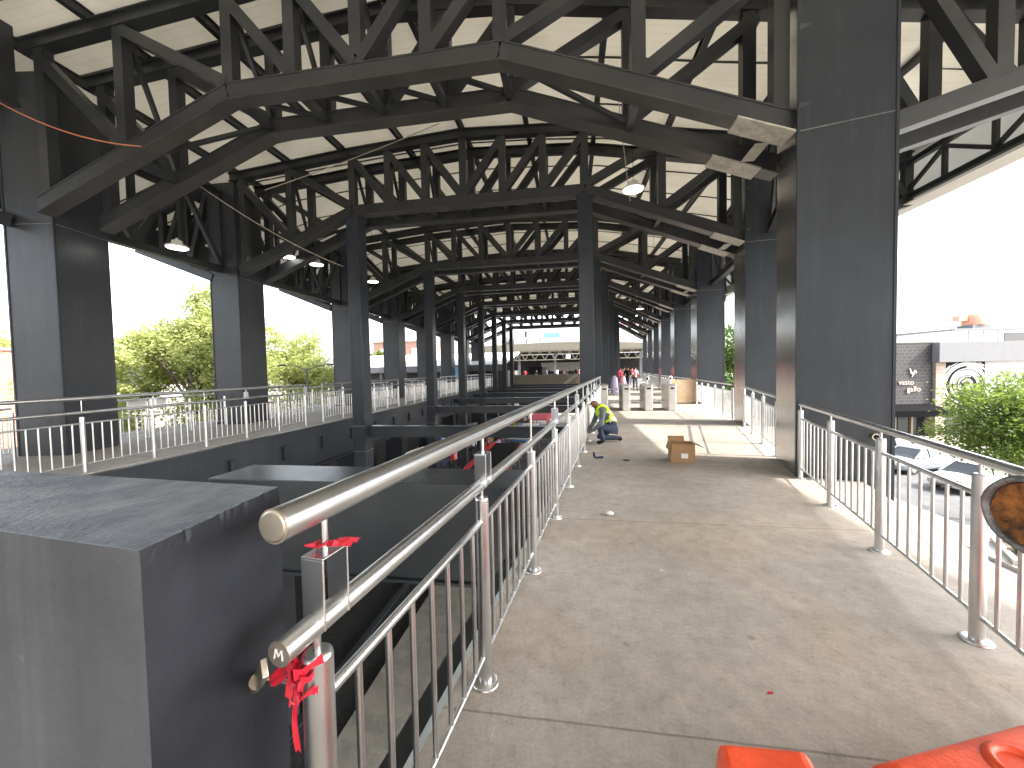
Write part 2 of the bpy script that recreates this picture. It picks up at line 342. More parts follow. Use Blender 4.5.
sc.cycles.max_bounces = 6; sc.cycles.diffuse_bounces = 4; sc.cycles.glossy_bounces = 3

# ------------------------------------------------------------------ layout
YT = [6.2, 11.2, 17.7, 22.9, 28.2, 33.6, 39.0, 44.4]           # roof trusses
XR = [3.15, 4.55, 5.32, 5.70, 6.16, 6.75, 7.3, 7.8]            # inner face of the right columns
XLK = [-10.2, -10.6, -10.75, -10.75, -10.7, -10.7, -10.7, -10.7]
XL = -10.75                                                     # inner face of the left columns
KL = [-5.92, -6.60, -6.72, -6.68, -6.70, -6.78, -6.85, -6.95]
KR = [-1.05, .43, 1.13, 1.92, 2.74, 3.64, 4.4, 5.1]
NP = [4, 6, 6, 8, 8, 8, 10, 10]
EAVE_R, EAVE_L = 8.4, -14.6
GZ = -5.0
def lx(Y): return -.68+.118*Y                                  # line of the railing by the well
def interp(xs, ys, x):
    for i in range(len(xs)-1):
        if x <= xs[i+1] or i == len(xs)-2: return lerp(ys[i], ys[i+1], (x-xs[i])/(xs[i+1]-xs[i]))
def rx(Y): return interp([-3, 5.95]+[y+1 for y in YT], [.82, 3.18]+[x+.3 for x in XR], Y)

# setting
b = MB(); b.box(-400, 400, -300, 500, GZ-.5, GZ); struct(b.build('ground', M['ground']))
b = MB(); b.box(15.2, 60, -20, 31.0, GZ+.0, GZ+.006); struct(b.build('car_park', M['asphalt']))
b = MB(); b.box(13.6, 15.2, -20, 60, GZ, GZ+.13); b.box(15.2, 21, 15.6, 17.6, GZ, GZ+.125); struct(b.build('pavement', M['pave'], bevel=.01))
b = MB(); b.box(-60, -19, -20, 30, GZ+.0, GZ+.005); struct(b.build('street', M['asphalt']))
b = MB(); b.box(-13.8, 9, 2.0, 56, GZ, GZ+.008); struct(b.build('lower_floor', M['lower']))
b = MB()
for k in range(26):
    y0, y1 = -6+k*2, -4+k*2
    b.hexa([(-9.2, y0, GZ+.008), (-4.28-.006*(y0-6), y0, GZ+.008), (-4.28-.006*(y1-6), y1, GZ+.008), (-9.2, y1, GZ+.008),
            (-9.2, y0, GZ+.012), (-4.28-.006*(y0-6), y0, GZ+.012), (-4.28-.006*(y1-6), y1, GZ+.012), (-9.2, y1, GZ+.012)]) if y0 < 13 else None
struct(b.build('track_bed', M['ballast']))
b = MB(); b.box(-4.2, -2.2, -6, 14, GZ+.012, GZ+.16); struct(b.build('track_kerb', M['kerb'], bevel=.01))
for x, w_ in ((-5.1, 'nearer the concrete kerb'), (-6.55, 'farther from the concrete kerb')):
    b = MB(); b.ibeam((x, -6, GZ+.1), (x, 14, GZ+.1), .14, .16, .03, .04)
    tag(b.build('rail_track', M['steel_lo']), 'dark steel track rail down in the well, '+w_, 'rail', 'rails in the well')

# right walkway slab
ys = [-3]+[i*1.5 for i in range(-1, 33)]
def strip(xa, xb, z0, z1, ys):
    b = MB()
    vs = []
    for y in ys: vs += [(xa(y), y, z0), (xb(y), y, z0), (xb(y), y, z1), (xa(y), y, z1)]
    fs = []
    for i in range(len(ys)-1):
        o = i*4; fs += [(o+j, o+4+j, o+4+(j+1) % 4, o+(j+1) % 4) for j in range(4)]
    fs += [(0, 1, 2, 3), tuple(len(vs)-4+j for j in (3, 2, 1, 0))]
    b.add(vs, fs); return b
ys = [-3, -1.5, 0, 1.5, 3, 4.5, 5.95]+[y+1.0 for y in YT]+[47]
struct(strip(lambda y: lx(y)-.15, lambda y: rx(y)+(.72 if y < 6 else 1.5), -.25, 0, ys).build('walkway', M['floor']))
o = strip(lambda y: lx(y)-.235, lambda y: lx(y)-.152, -.16, -.09, ys).build('edge_trim', M['ledge']); tag(o, 'pale blue steel angle along the well-side edge of the near walkway', 'edge trim')
t = empty('edge_beam', (0, 0, 0), 0, 'deep dark steel edge girder carrying the near walkway over the well', 'girder')
strip(lambda y: lx(y)-.26, lambda y: lx(y)-.22, -1.15, -.30, ys).build('web', M['steel_lo'], t)
strip(lambda y: lx(y)-.44, lambda y: lx(y)-.155, -.30, -.26, ys).build('flange', M['steel_lo'], t)
strip(lambda y: lx(y)-.44, lambda y: lx(y)-.1, -1.20, -1.152, ys).build('flange', M['steel_lo'], t)
t = empty('edge_beam', (2, 0, 0), 0, 'dark steel edge girder under the outer side of the near walkway', 'girder')
o = strip(lambda y: rx(y)-.1, lambda y: rx(y)+.1, -1.0, -.26, ys).build('web', M['steel_lo'], t); o.location.x = -2
# left walkway
struct(strip(lambda y: -13.2, lambda y: -8.15, -.25, 0, [1.0, 47]).build('left_walkway', M['floor']))
t = empty('edge_beam', (-8.1, 1, 0), 0, 'deep blue-grey edge girder with stub brackets along the far walkway', 'girder')
b = MB(); b.box(-.06, 0, 0, 46, -1.25, -.02); b.build('web', M['steel'], t)
b = MB(); b.box(.0, .16, 0, 46, -1.28, -1.24); b.build('flange', M['steel_lo'], t)
b = MB(); b.box(.0, .07, 0, 46, -.06, -.022); b.build('flange', M['steel_lo'], t)
for k in range(24):
    y = 5.2+k*1.7
    b = MB(); b.box(.002, .08, y, y+.08, -.80, -.45); b.box(.002, .10, y-.02, y+.10, -.45, -.41); b.build('bracket', M['steel_lo'], t)
t = empty('edge_beam', (-13, 1, 0), 0, 'dark steel edge girder under the outer side of the far walkway', 'girder')
b = MB(); b.box(-.1, .1, 0, 46, -1.0, -.26); b.build('web', M['steel_lo'], t)

# ------------------------------------------------------------------ columns
def big_column(x, y, wx, wy, rz, ztop, label, sgn, group):
    t = empty('steel_column', (x, y, GZ), rz, label, 'column', group)
    x0, x1 = (0, wx) if sgn > 0 else (-wx, 0)
    b = MB(); b.box(x0, x1, 0, wy, 0, ztop-GZ); b.build('shaft', M['steel' if sgn > 0 else 'steel_lit'], t, .012)
    for xe in (x0, x1):
        b = MB(); b.box(xe-.016, xe+.016, -.014, .03, .0, ztop-GZ-.02); b.build('edge_strip', M['steel'], t)
    zs = 4.83-GZ
    b = MB(); b.box(x0-.006, x1+.006, -.007, wy+.006, zs-.006, zs+.006); b.build('weld_seam', M['weld'], t)
    for z in (zs+.35, zs+1.4):
        b = MB(); xa = x0 if sgn > 0 else x1
        b.add([(xa, -.001, z), (xa+sgn*.16, -.001, z), (xa, -.07, z), (xa, -.001, z-.05)], [(0, 1, 2), (0, 3, 1), (2, 3, 0), (1, 3, 2)]); b.build('stiffener', M['steel_lo'], t)
    if sgn > 0:
        b = MB(); b.box(x0-.006, x0-.001, .035, wy-.035, -GZ+.002, ztop-GZ-.05); b.build('side_plate', M['side_plate'], t)
    b = MB(); b.box(x0-.12, x1+.12, -.12, wy+.12, 0, .04); b.build('base_plate', M['steel_lo'], t)
    return t
def small_column(x, y, ztop, label, group):
    t = empty('inner_column', (x, y, GZ), 0, label, 'column', group)
    b = MB(); b.box(-.2, .2, -.2, .28, 0, ztop-GZ); b.build('shaft', M['steel'], t, .01)
    for z in (-.05, -.85):
        b = MB(); b.box(-.206, .206, -.206, .286, z-GZ, z-GZ+.02); b.build('weld_seam', M['weld'], t)
    b = MB(); b.box(-.24, .24, -.24, .32, ztop-GZ-.02, ztop-GZ+.01); b.build('cap_plate', M['steel'], t)
    b = MB(); b.box(-.35, .35, -.35, .42, 0, .04); b.build('base_plate', M['steel_lo'], t)
rot = [R(-14), R(-8), R(-4), R(-3.5), R(-4), R(-5), R(-5), R(-5)]
for k, Y in enumerate(YT):
    big_column(XR[k], Y-.2, 1.05, 1.2, rot[k], 7.35, 'wide dark grey steel column on the right of the walkway, %s from the camera' % ORD[k], 1, 'tall columns right of the walkway')
    big_column((-10.55 if k == 0 else XL), Y+(.3 if k == 0 else -.05), 1.0, 1.1, R(9) if k == 0 else R(1.5), 7.9, 'wide dark grey steel column on the far walkway, %s from the camera' % ORD[k], -1, 'tall columns on the far walkway')
    if k:
        small_column(KL[k], Y+.05, 6.42, 'slim dark steel column on the left side of the well, %s in its row from the camera' % ORD[k-1], 'slim columns left of the well')
        small_column(KR[k], Y+.05, 6.42, 'slim dark steel column on the right side of the well, %s in its row from the camera' % ORD[k-1], 'slim columns right of the well')

# ------------------------------------------------------------------ roof trusses
def ztop(k, x):
    kl, kr, xr = KL[k], KR[k], XR[k]+1.2
    mid = (kl+kr)/2
    return interp([EAVE_L, XL-.9, XL, kl, mid, kr, XR[k], xr, EAVE_R], [6.75, 7.75, 7.92, 8.24, 8.42, 8.2, 7.42, 7.25, 6.55 if xr < EAVE_R-.4 else 7.0], x)
CH = .29
def truss(k, Y):
    lab = ['nearest paired roof truss, with its bent lower chords over the foreground', 'second paired roof truss from the camera, first one resting on slim columns'] + ['paired dark steel roof truss, %s from the camera' % ORD[i] for i in range(2, 8)]
    t = empty('roof_truss', (0, Y, 4.9), 0, lab[k], 'roof truss', 'paired steel roof trusses')
    off = Vector((0, -Y, -4.9))
    kl, kr, xr = KL[k], KR[k], XR[k]; n = NP[k]; XL = XLK[k]
    ze, zk = 5.03, 6.62
    xs = [XL, (XL+kl)/2-.15]+[lerp(kl, kr, i/n) for i in range(n+1)]+[(kr+xr)/2, xr]
    def zb(x): return interp([XL, kl, kr, xr], [ze, zk, zk, ze], x)
    cw = .235 if k < 3 else .2
    for pi, y in enumerate((Y, Y+1.0)):
        P = lambda x, z: Vector((x, y, z))+off
        dr = .0 if pi == 0 else .25
        for a, c in ((XL-.02, kl), (kl, kr), (kr, xr+.02+dr)):
            b = MB(); b.ibeam(P(a, zb(a)), P(c, zb(c)), cw, CH, .028, cw-.02); b.ibeam(P(a, zb(a)-CH/2-.012), P(c, zb(c)-CH/2-.012), cw+.05, .022, .005, cw+.04, mi=1); b.build('bottom_chord', [M['truss'], M['truss_edge']], t)
        tx = [XL-.3, kl, (kl+kr)/2, kr, xr+.4]
        for a, c in zip(tx, tx[1:]):
            b = MB(); b.ibeam(P(a, ztop(k, a)+.14), P(c, ztop(k, c)+.14), cw, .26, .025, .1); b.build('top_chord', M['truss'], t)
        cidx = 2+n//2
        for i, x in enumerate(xs):
            if i in (0, len(xs)-1):
                x = x+.16 if i == 0 else x-.16
            b = MB(); b.beam(P(x, zb(x)+CH/2-.02), P(x, ztop(k, x)+.02), cw-.03, .185, (0, 1, 0)); b.build('vertical', M['truss'], t)
        for i in range(len(xs)-1):
            a, c = xs[i], xs[i+1]
            if i < cidx: p, q = P(a, ztop(k, a)-.02), P(c, zb(c)+CH/2)
            else: p, q = P(a, zb(a)+CH/2), P(c, ztop(k, c)-.02)
            d = (q-p).normalized()
            b = MB(); b.beam(p+d*.08, q-d*.05, .195, cw-.042, (0, 1, 0)); b.build('diagonal', M['truss'], t)
        # cantilevers to the eaves
        for sx in (-1, 1):
            x0 = XL-1.08 if sx < 0 else xr+1.2; x1 = EAVE_L if sx < 0 else EAVE_R
            L = abs(x1-x0)
            if L < .6: continue
            za, zc = 4.86, (4.86+.29*L if sx > 0 else 6.0)
            Q = lambda f, top: P(lerp(x0, x1, f), (lerp(za, zc, f) if not top else ztop(k, lerp(x0, x1, f))+.14))
            b = MB(); b.ibeam(Q(0, 0), Q(1, 0), cw, CH-.04, .028, cw-.02); b.build('cantilever_chord', M['truss'], t)
            b = MB(); b.ibeam(Q(0, 1), Q(1, 1), cw, .24, .025, .1); b.build('top_chord', M['truss'], t)
            m = 3 if L > 2.5 else 2
            for i in range(1, m+1):
                b = MB(); b.beam(Q(i/m*.98, 0), Q(i/m*.98, 1), cw-.05, .16, (0, 1, 0)); b.build('vertical', M['truss'], t)
                b = MB(); b.beam(Q((i-1)/m+.02, 1), Q(i/m-.02, 0), .16, cw-.062, (0, 1, 0)); b.build('diagonal', M['truss'], t)
    # ties between the two planes
    for x in xs[1:-1]:
        b = MB(); b.beam(Vector((x, Y+.14, zb(x)-.02))+off, Vector((x, Y+.86, zb(x)-.02))+off, .12, .14); b.build('tie', M['truss'], t)
    for i, x in enumerate(xs[1:-1]):
        zt_ = ztop(k, x)-.05; zl = zb(x)+CH/2+.05; ya, yb = (Y+.1, Y+.9)
        b = MB(); b.beam(Vector((x, ya, zt_))+off, Vector((x, yb, zl))+off, .075, .075, (1, 0, 0)); b.build('cross_brace', M['truss'], t)
        if i+2 < len(xs)-1:
            x2 = xs[i+2]; b = MB(); b.beam(Vector((x, ya, zb(x)+.02))+off, Vector((x2, yb, zb(x2)+.02))+off, .07, .07); b.build('plan_brace', M['truss'], t)
    # bearing plates at the right column
    x = xr-.02
    for y in (Y, Y+1.0):
        b = MB()
        b.hexa([(x-.75, y-.19-Y, zb(x-.75)-CH/2-.052-4.9), (x, y-.19-Y, zb(x)-CH/2-.052-4.9), (x, y+.19-Y, zb(x)-CH/2-.052-4.9), (x-.75, y+.19-Y, zb(x-.75)-CH/2-.052-4.9),
                (x-.75, y-.19-Y, zb(x-.75)-CH/2-.026-4.9), (x, y-.19-Y, zb(x)-CH/2-.026-4.9), (x, y+.19-Y, zb(x)-CH/2-.026-4.9), (x-.75, y+.19-Y, zb(x-.75)-CH/2-.026-4.9)])
        b.build('bearing_plate', M['bearing'], t)
    if k < 3:
        b = MB(); z_ = zb(x-.25)-CH/2-.055-4.9; b.box(x-.36, x-.16, .20, .70, z_-.012, z_); b.build('tie_plate', M['bearing'], t)
first = [o for o in col.objects if o.name == 'steel_column'][0]
b = MB(); b.tube([(.86, -.002, 5.62), (.86, -.06, 5.62)], [.05, .045], 18); b.build('pipe_collar', M['inox_dull'], first)
b = MB(); b.tube([(.86, -.0605, 5.62), (.86, -.065, 5.62)], [.034, .03], 16); b.build('pipe_bore', M['black'], first)
for k, Y in enumerate(YT): truss(k, Y)

# longitudinal lattice girders between the columns and along the eave
def lattice(x, y0, y1, z0, z1, pitch_, label, xf=None, sz=1.0):
    t = empty('lattice_girder', (x, y0, z0), 0, label, 'lattice girder', 'lattice girders along the roof')
    xf = xf or (lambda y: x)
    P = lambda y, z: Vector((xf(y)-x, y-y0, z-z0))
    n = max(2, round((y1-y0)/pitch_))
    for z in (z0, z1):
        b = MB(); b.ibeam(P(y0, z), P(y1, z), .2*sz, .2*sz, .025*sz, .1*sz); b.build('chord', M['truss'], t)
    for i in range(n+1):
        y = lerp(y0, y1, i/n); b = MB(); b.beam(P(y, z0+.08), P(y, z1-.08), .12*sz, .14*sz, (0, 1, 0)); b.build('vertical', M['truss'], t)
        if i < n:
            ya = lerp(y0, y1, (i+1)/n)
            p, q = (P(y, z1-.1), P(ya, z0+.1)) if i % 2 == 0 else (P(y, z0+.1), P(ya, z1-.1))
            b = MB(); b.beam(p, q, .13*sz, .11*sz, (1, 0, 0)); b.build('diagonal', M['truss'], t)
for k in range(7):
    lattice(XL-.55, YT[k]+1.06, YT[k+1]-.07, 5.1, 7.55, 1.25, 'dark lattice girder under the roof between the %s and %s tall left columns' % (ORD[k], ORD[k+1]))
    xa, xb = XR[k]+.75, XR[k+1]+.6
    lattice(xa, YT[k]+1.0, YT[k+1]-.22, 5.1, 7.0, 1.25, 'dark lattice girder under the roof between the %s and %s tall right columns' % (ORD[k], ORD[k+1]),
            lambda y, a=xa, c=xb, y0=YT[k]+1.0, y1=YT[k+1]-.22: lerp(a, c, (y-y0)/(y1-y0)))
lattice(EAVE_R-.05, 6.0, 46, 5.72, 6.55, 1.05, 'long dark lattice girder hung along the right eave beyond the columns', None, .62)
t = empty('eave_panel', (-10.4, -3, 6.9), 0, 'dark ribbed steel panel under the roof edge at the top left corner', 'panel')
b = MB(); b.box(-.06, 0, 0, 9.0, 0, 1.42); b.build('sheet', M['truss'], t)
b = MB(); b.box(-.1, .08, 0, 9.0, -.10, -.004); b.build('flange', M['truss'], t)
for k in range(12): b = MB(); b.box(.002, .09, .2+k*.75, .28+k*.75, .002, 1.40); b.build('rib', M['truss'], t)

# roof sheet
def roof_profile(k, eave=None):
    xs = [EAVE_L-.5, XL-.9, XL, KL[k], (KL[k]+KR[k])/2, KR[k], XR[k], XR[k]+1.2, (eave or EAVE_R)+.5]
    xs[7] = min(xs[7], xs[8]-.1)
    return [(x, ztop(k, min(x, EAVE_R))+.27+.17) for x in xs]
t = empty('station_roof', (0, 20, 8.6), 0, 'cream sheet roof with dark purlins over the whole station hall', 'roof')
O = Vector((0, -20, -8.6))
b = MB(); rows = []
for y, p in [(-18, [(x, z) for x, z in roof_profile(0, 11.2)]), (YT[0]-.1, roof_profile(0, 11.2)), (YT[0]+.5, roof_profile(0))]+[(YT[k]+.5, roof_profile(k)) for k in range(1, 8)]+[(46.2, roof_profile(7))]:  # unseen front bay run back and widened at the eave to block light
    rows.append([Vector((x, y, z))+O for x, z in p])
np_ = len(rows[0]); vs = [v for r in rows for v in r]+[v+Vector((0, 0, .05)) for r in rows for v in r]; nn = len(rows)*np_
for i in range(len(rows)-1):
    for j in range(np_-1):
        a = i*np_+j; b.f.append((a, a+np_, a+np_+1, a+1)); b.f.append((nn+a, nn+a+1, nn+a+np_+1, nn+a+np_))
b.v = [tuple(v) for v in vs]; b.m = [0]*len(b.f); b.sm = [False]*len(b.f)
b.build('roof_sheet', M['roof'], t)
def roofz(x, y):     # underside of the sheet
    ks = [-18, YT[0]-.1, YT[0]+.5]+[YT[k]+.5 for k in range(1, 8)]+[46.2]; kk = [0, 0, 0]+list(range(1, 8))+[7]
    for i in range(len(ks)-1):
        if y <= ks[i+1] or i == len(ks)-2:
            f = (y-ks[i])/(ks[i+1]-ks[i])
            g = lambda k: interp(*zip(*roof_profile(k)), x)
            return lerp(g(kk[i]), g(kk[i+1]), f)
yy = [-18, YT[0]+.5]+[YT[k]+.5 for k in range(1, 8)]+[46.2]
for j in range(13):
    f = j/12
    xa = [lerp(EAVE_L, EAVE_R, f) for _ in yy]
    b = MB()
    for (ya, yb) in zip(yy, yy[1:]):
        x = lerp(EAVE_L, EAVE_R, f)
        # keep purlins under the folded sheet
        m = max(1, int((yb-ya)/1.0))
        pa, pb = Vector((x, ya, roofz(x, ya)-.105)), Vector((x, yb, roofz(x, yb)-.105))
        b.ibeam(pa+O, pb+O, .12, .19, .02, .05)
    b.build('purlin', M['truss'], t)
b = MB()
y = -4.12
while y < 45:
    xs = [EAVE_L, XL, -8, -5.5, -3.2, -1, 1, 3, 5, 8]
    b2 = [Vector((x, y, roofz(x, y)-.03))+O for x in xs]
    for p, q in zip(b2, b2[1:]): b.beam(p, q, .03, .03)
    y += 1.62
b.build('seam_rod', M['truss'], t)
b = MB(); b.box(EAVE_R+.24, EAVE_R+.29, 6.0, 46.2, 5.50, 7.1); b.box(EAVE_R-.2, EAVE_R+.24, 6.0, 46.2, 5.50, 5.53)
for i in range(len(b.v)): b.v[i] = tuple(Vector(b.v[i])+O)
b.build('fascia', M['fascia'], t)
b = MB(); b.box(EAVE_L-.5, EAVE_L-.45, -4, 46.2, 6.2, 7.1)
for i in range(len(b.v)): b.v[i] = tuple(Vector(b.v[i])+O)
b.build('fascia', M['dgrey'], t)  # left fascia coloured dark to hold its backlit shade

# cross beams over the well
t = empty('cross_beam', (-3.5, 5.5, -.1), 0, 'huge box beam with a flat top crossing the well just beyond the foreground railing', 'beam')
b = MB(); b.box(-2.55, 3.05, 0, .95, -1.48, 0); b.build('box_girder', M['steel_lo'], t, .015)
b = MB(); b.box(-2.6, 3.05, -.05, 1.0, -1.53, -1.484); b.build('flange', M['steel_lo'], t)
b = MB(); b.box(-2.4, -1.7, .1, .85, GZ+.1, -1.534); b.build('support_column', M['steel_lo'], t)
for k in range(1, 8):
    Y = YT[k]; xa, xb = KL[k]+.21, lx(Y)-.46
    t = empty('cross_beam', (xa, Y+.05, -.22), 0, 'dark steel cross beam over the well at the %s pair of slim columns from the camera' % ORD[k-1], 'beam', 'cross beams over the well')
    b = MB(); b.ibeam((0, 0, 0), (xb-xa, 0, 0), .26, .34, .03, .05); b.build('beam', M['steel_lo'], t)
    b = MB(); b.box(.005, .03, -.2, .2, -.3, .3); b.build('end_plate', M['steel_lo'], t)
    if k > 3:
        Ym = (YT[k]+YT[k-1])/2; xa, xb = -8.18, lx(Ym)-.46
        t = empty('cross_beam', (xa, Ym, -.42), 0, 'lower intermediate steel cross beam over the well just before the %s pair of slim columns' % ORD[k-1], 'beam', 'cross beams over the well')
        b = MB(); b.ibeam((0, 0, 0), (xb-xa, 0, 0), .2, .26, .025, .04); b.build('beam', M['steel_lo'], t)
        b = MB(); b.box(.005, .03, -.15, .15, -.2, .2); b.build('end_plate', M['steel_lo'], t)

# ------------------------------------------------------------------ railings
def railing(pts, label, group=None, top=1.03, rt_=.026, raised=None, boxes=(), nb=7, detail=2, ext0=0, ext1=0):
    """pts: post base points. one thing with post / handrail / rails / balusters as parts"""
    p0 = Vector(pts[0]); t = empty('railing', p0, 0, label, 'railing', group)
    Q = [Vector(p)-p0 for p in pts]; nseg = 12 if detail > 1 else 8
    d0 = (Q[1]-Q[0]).normalized(); d1 = (Q[-1]-Q[-2]).normalized()
    for i, q in enumerate(Q):
        b = MB(); b.tube([q+Vector((0, 0, .0)), q+Vector((0, 0, .955))], .034, nseg+2)
        if detail > 1: b.lathe([(.034, .955), (.032, .962), (.026, .966)], q, nseg+2)
        o = b.build('post', M['inox'], t)
        if detail > 1:
            b = MB(); b.lathe([(.068, 0), (.068, .008), (.062, .011), (.036, .012)], q, 16); b.build('base_plate', M['inox'], o)
            b = MB(); b.tube([q+Vector((0, 0, .955)), q+Vector((0, 0, top-rt_*.6))], .009, 8); b.build('stem', M['inox'], o)
    pl = [q+Vector((0, 0, top)) for q in Q]; pl[0] = pl[0]-d0*ext0; pl[-1] = pl[-1]+d1*ext1
    b = MB(); b.tube(pl, rt_, 16 if detail > 1 else 8); b.build('handrail', M['inox'], t)
    side = 0
    for nm, z, r in (('mid_rail', .845, .0155), ('bottom_rail', .15, .0125)):
        b = MB(); b.tube([q+Vector((0, 0, z)) for q in Q], r, 10 if detail > 1 else 6); b.build(nm, M['inox'], t)
    bal = []
    for a, c in zip(Q, Q[1:]):
        for i in range(1, nb+1): bal.append(a.lerp(c, i/(nb+1)))
    for q in bal[:96]:
        b = MB(); b.tube([q+Vector((0, 0, .153)), q+Vector((0, 0, .84))], .0105 if detail > 1 else .0135, 10 if detail > 1 else 6, cap=False); b.build('baluster', M['inox'], t)
    if len(bal) > 96:
        b = MB()
        for q in bal[96:]: b.tube([q+Vector((0, 0, .153)), q+Vector((0, 0, .84))], .0135, 5, cap=False)
        o = b.build('baluster_row', M['inox'], t); o['kind'] = 'stuff'
    if raised:
        z, r, e0 = raised
        pl = [q+Vector((0, 0, z)) for q in Q]; pl[0] = pl[0]+d0*e0
        b = MB(); b.tube(pl, r, 24 if detail > 1 else 8)
        b.build('raised_handrail', M['inox'], t)
        dr = d0
        for i, q in enumerate(Q):
            if i in boxes:
                qq = q+d0*(.035 if i == 0 else .03)
                u = d0; s = Vector((-u.y, u.x, 0)); hw, hd, zt, zb_, th = .031, .042, top+.155, top-.012, .005
                b = MB()
                def plate(a0, a1, c0, c1, z0, z1):
                    b.hexa([qq+u*a0+s*c0+Vector((0, 0, z0)), qq+u*a1+s*c0+Vector((0, 0, z0)), qq+u*a1+s*c1+Vector((0, 0, z0)), qq+u*a0+s*c1+Vector((0, 0, z0)),
                            qq+u*a0+s*c0+Vector((0, 0, z1)), qq+u*a1+s*c0+Vector((0, 0, z1)), qq+u*a1+s*c1+Vector((0, 0, z1)), qq+u*a0+s*c1+Vector((0, 0, z1))])
                plate(-hd, -hd+th, -hw, hw, zb_, zt-th); plate(hd-th, hd, -hw, hw, zb_, zt-th); plate(-hd, hd, -hw, hw, zt-th+.0005, zt)
                o = b.build('saddle_bracket', M['inox'], t, .006 if detail > 1 else 0, 3)
                b = MB(); b.tube([qq+Vector((0, 0, zt)), qq+Vector((0, 0, z-r*.8))], .0085, 10); b.build('riser', M['inox'], o)
            elif i % 2 == 0 or detail < 2:
                b = MB(); b.tube([q+Vector((0, 0, top)), q+Vector((0, 0, z-r*.8))], .008, 6); b.build('riser', M['inox'], t)
    return t
# foreground railing beside the well
yp = [.78]+[.74+1.128*i for i in range(1, 13)]
nr = railing([(lx(y), y, 0) for y in yp], 'long stainless railing with raised second tube between well and near walkway', None, 1.03, .027, (1.295, .036, -.10), (0, 1, 3, 5, 7, 9), ext0=.10)
p0 = Vector((lx(yp[0]), yp[0], 0)); d0 = Vector((.118, 1, 0)).normalized(); s0 = Vector((-d0.y, d0.x, 0))
e = Vector((0, 0, 1.03))-d0*.10
b = MB(); b.tube([e-d0*.0015, e+d0*.002], .0272, 20); cap = b.build('end_cap', M['inox_dull'], nr)
b = MB(); c = e-d0*.0022                      # the scratched letter on the cap
for (a0, b0), (a1, b1) in zip([(-.011, -.010), (-.007, .011), (.0, -.004), (.008, .010), (.010, -.011)], [(-.007, .011), (.0, -.004), (.008, .010), (.010, -.011)]):
    b.beam(c-s0*a0+Vector((0, 0, b0)), c-s0*a1+Vector((0, 0, b1)), .0022, .0012, d0)
b.build('scratched_letter', M['white'], cap)
e = Vector((0, 0, 1.295))-d0*.10
b = MB(); b.tube([e-d0*.002, e+d0*.004], .0362, 24); b.tube([e-d0*.0045, e-d0*.002], [.029, .033], 24); b.build('end_cap', M['inox_dull'], nr)
# wall bracket to the plinth
b = MB(); b.beam((-.17, .01, .865), (-.06, -.085, .985), .012, .036); o = b.build('wall_bracket', M['inox_dull'], nr, .002)
b = MB(); b.tube([(-.155, .0, .888), (-.02, .0, .875)], .006, 8); b.build('rod', M['inox'], o)
b = MB(); b.tube([(-.182, .012, .852), (-.158, -.002, .878)], .018, 10); b.build('lug', M['inox_dull'], o)

# outer railings
yp = [-.86+1.128*i for i in range(7)]
railing([(1.605+.262*y, y, 0) for y in yp], 'near stainless railing on the right edge of the walkway, before the first wide column', 'railings right of the walkway', 1.045)
def runpts(a, c, n): return [(lerp(a[0], c[0], i/n), lerp(a[1], c[1], i/n), 0) for i in range(n+1)]
railing(runpts((3.52, 7.3), (4.45, 10.85), 3), 'stainless railing between the first and second wide columns right of the walkway', 'railings right of the walkway', 1.045)
railing(runpts((4.72, 12.3), (5.25, 17.4), 5), 'stainless railing between the second and third wide columns right of the walkway', 'railings right of the walkway', 1.045, detail=1)
for k in range(2, 7):
    railing(runpts((XR[k]+.08, YT[k]+1.1), (XR[k+1]-.05, YT[k+1]-.3), 4), 'stainless railing between the %s and %s wide columns right of the walkway' % (ORD[k], ORD[k+1]), 'railings right of the walkway', 1.045, detail=1)
# well side of the far walkway
for k, (ya, yb) in enumerate([(2.0, 10.85)]+[(YT[i]+.5, YT[i+1]-.3) for i in range(1, 7)]):
    n = max(3, round((yb-ya)/1.13))
    railing(runpts((-8.27, ya), (-8.27, yb), n), ('double-tube railing of the far walkway nearest the camera, behind the foreground plinth' if k == 0 else 'double-tube railing across the well between the %s and %s slim left columns' % (ORD[k-1], ORD[k])), 'railings of the far walkway', 1.03, .025, (1.27, .032, 0), range(0, 99, 2) if k == 0 else (), detail=1)
    railing(runpts((-11.15, ya if k else 1.5), (-11.15, (YT[k]-.15 if k == 0 else yb)), max(3, n//1)), ('outer railing of the far walkway in front of its first wide column' if k == 0 else 'outer railing of the far walkway behind its %s wide column' % ORD[k]), 'outer railings of the far walkway', 1.03, .025, detail=1)
railing(runpts((-11.3, 7.5), (-11.3, 11.0), 3), 'outer railing of the far walkway between its first and second wide columns', 'outer railings of the far walkway', 1.03, .025, detail=1)

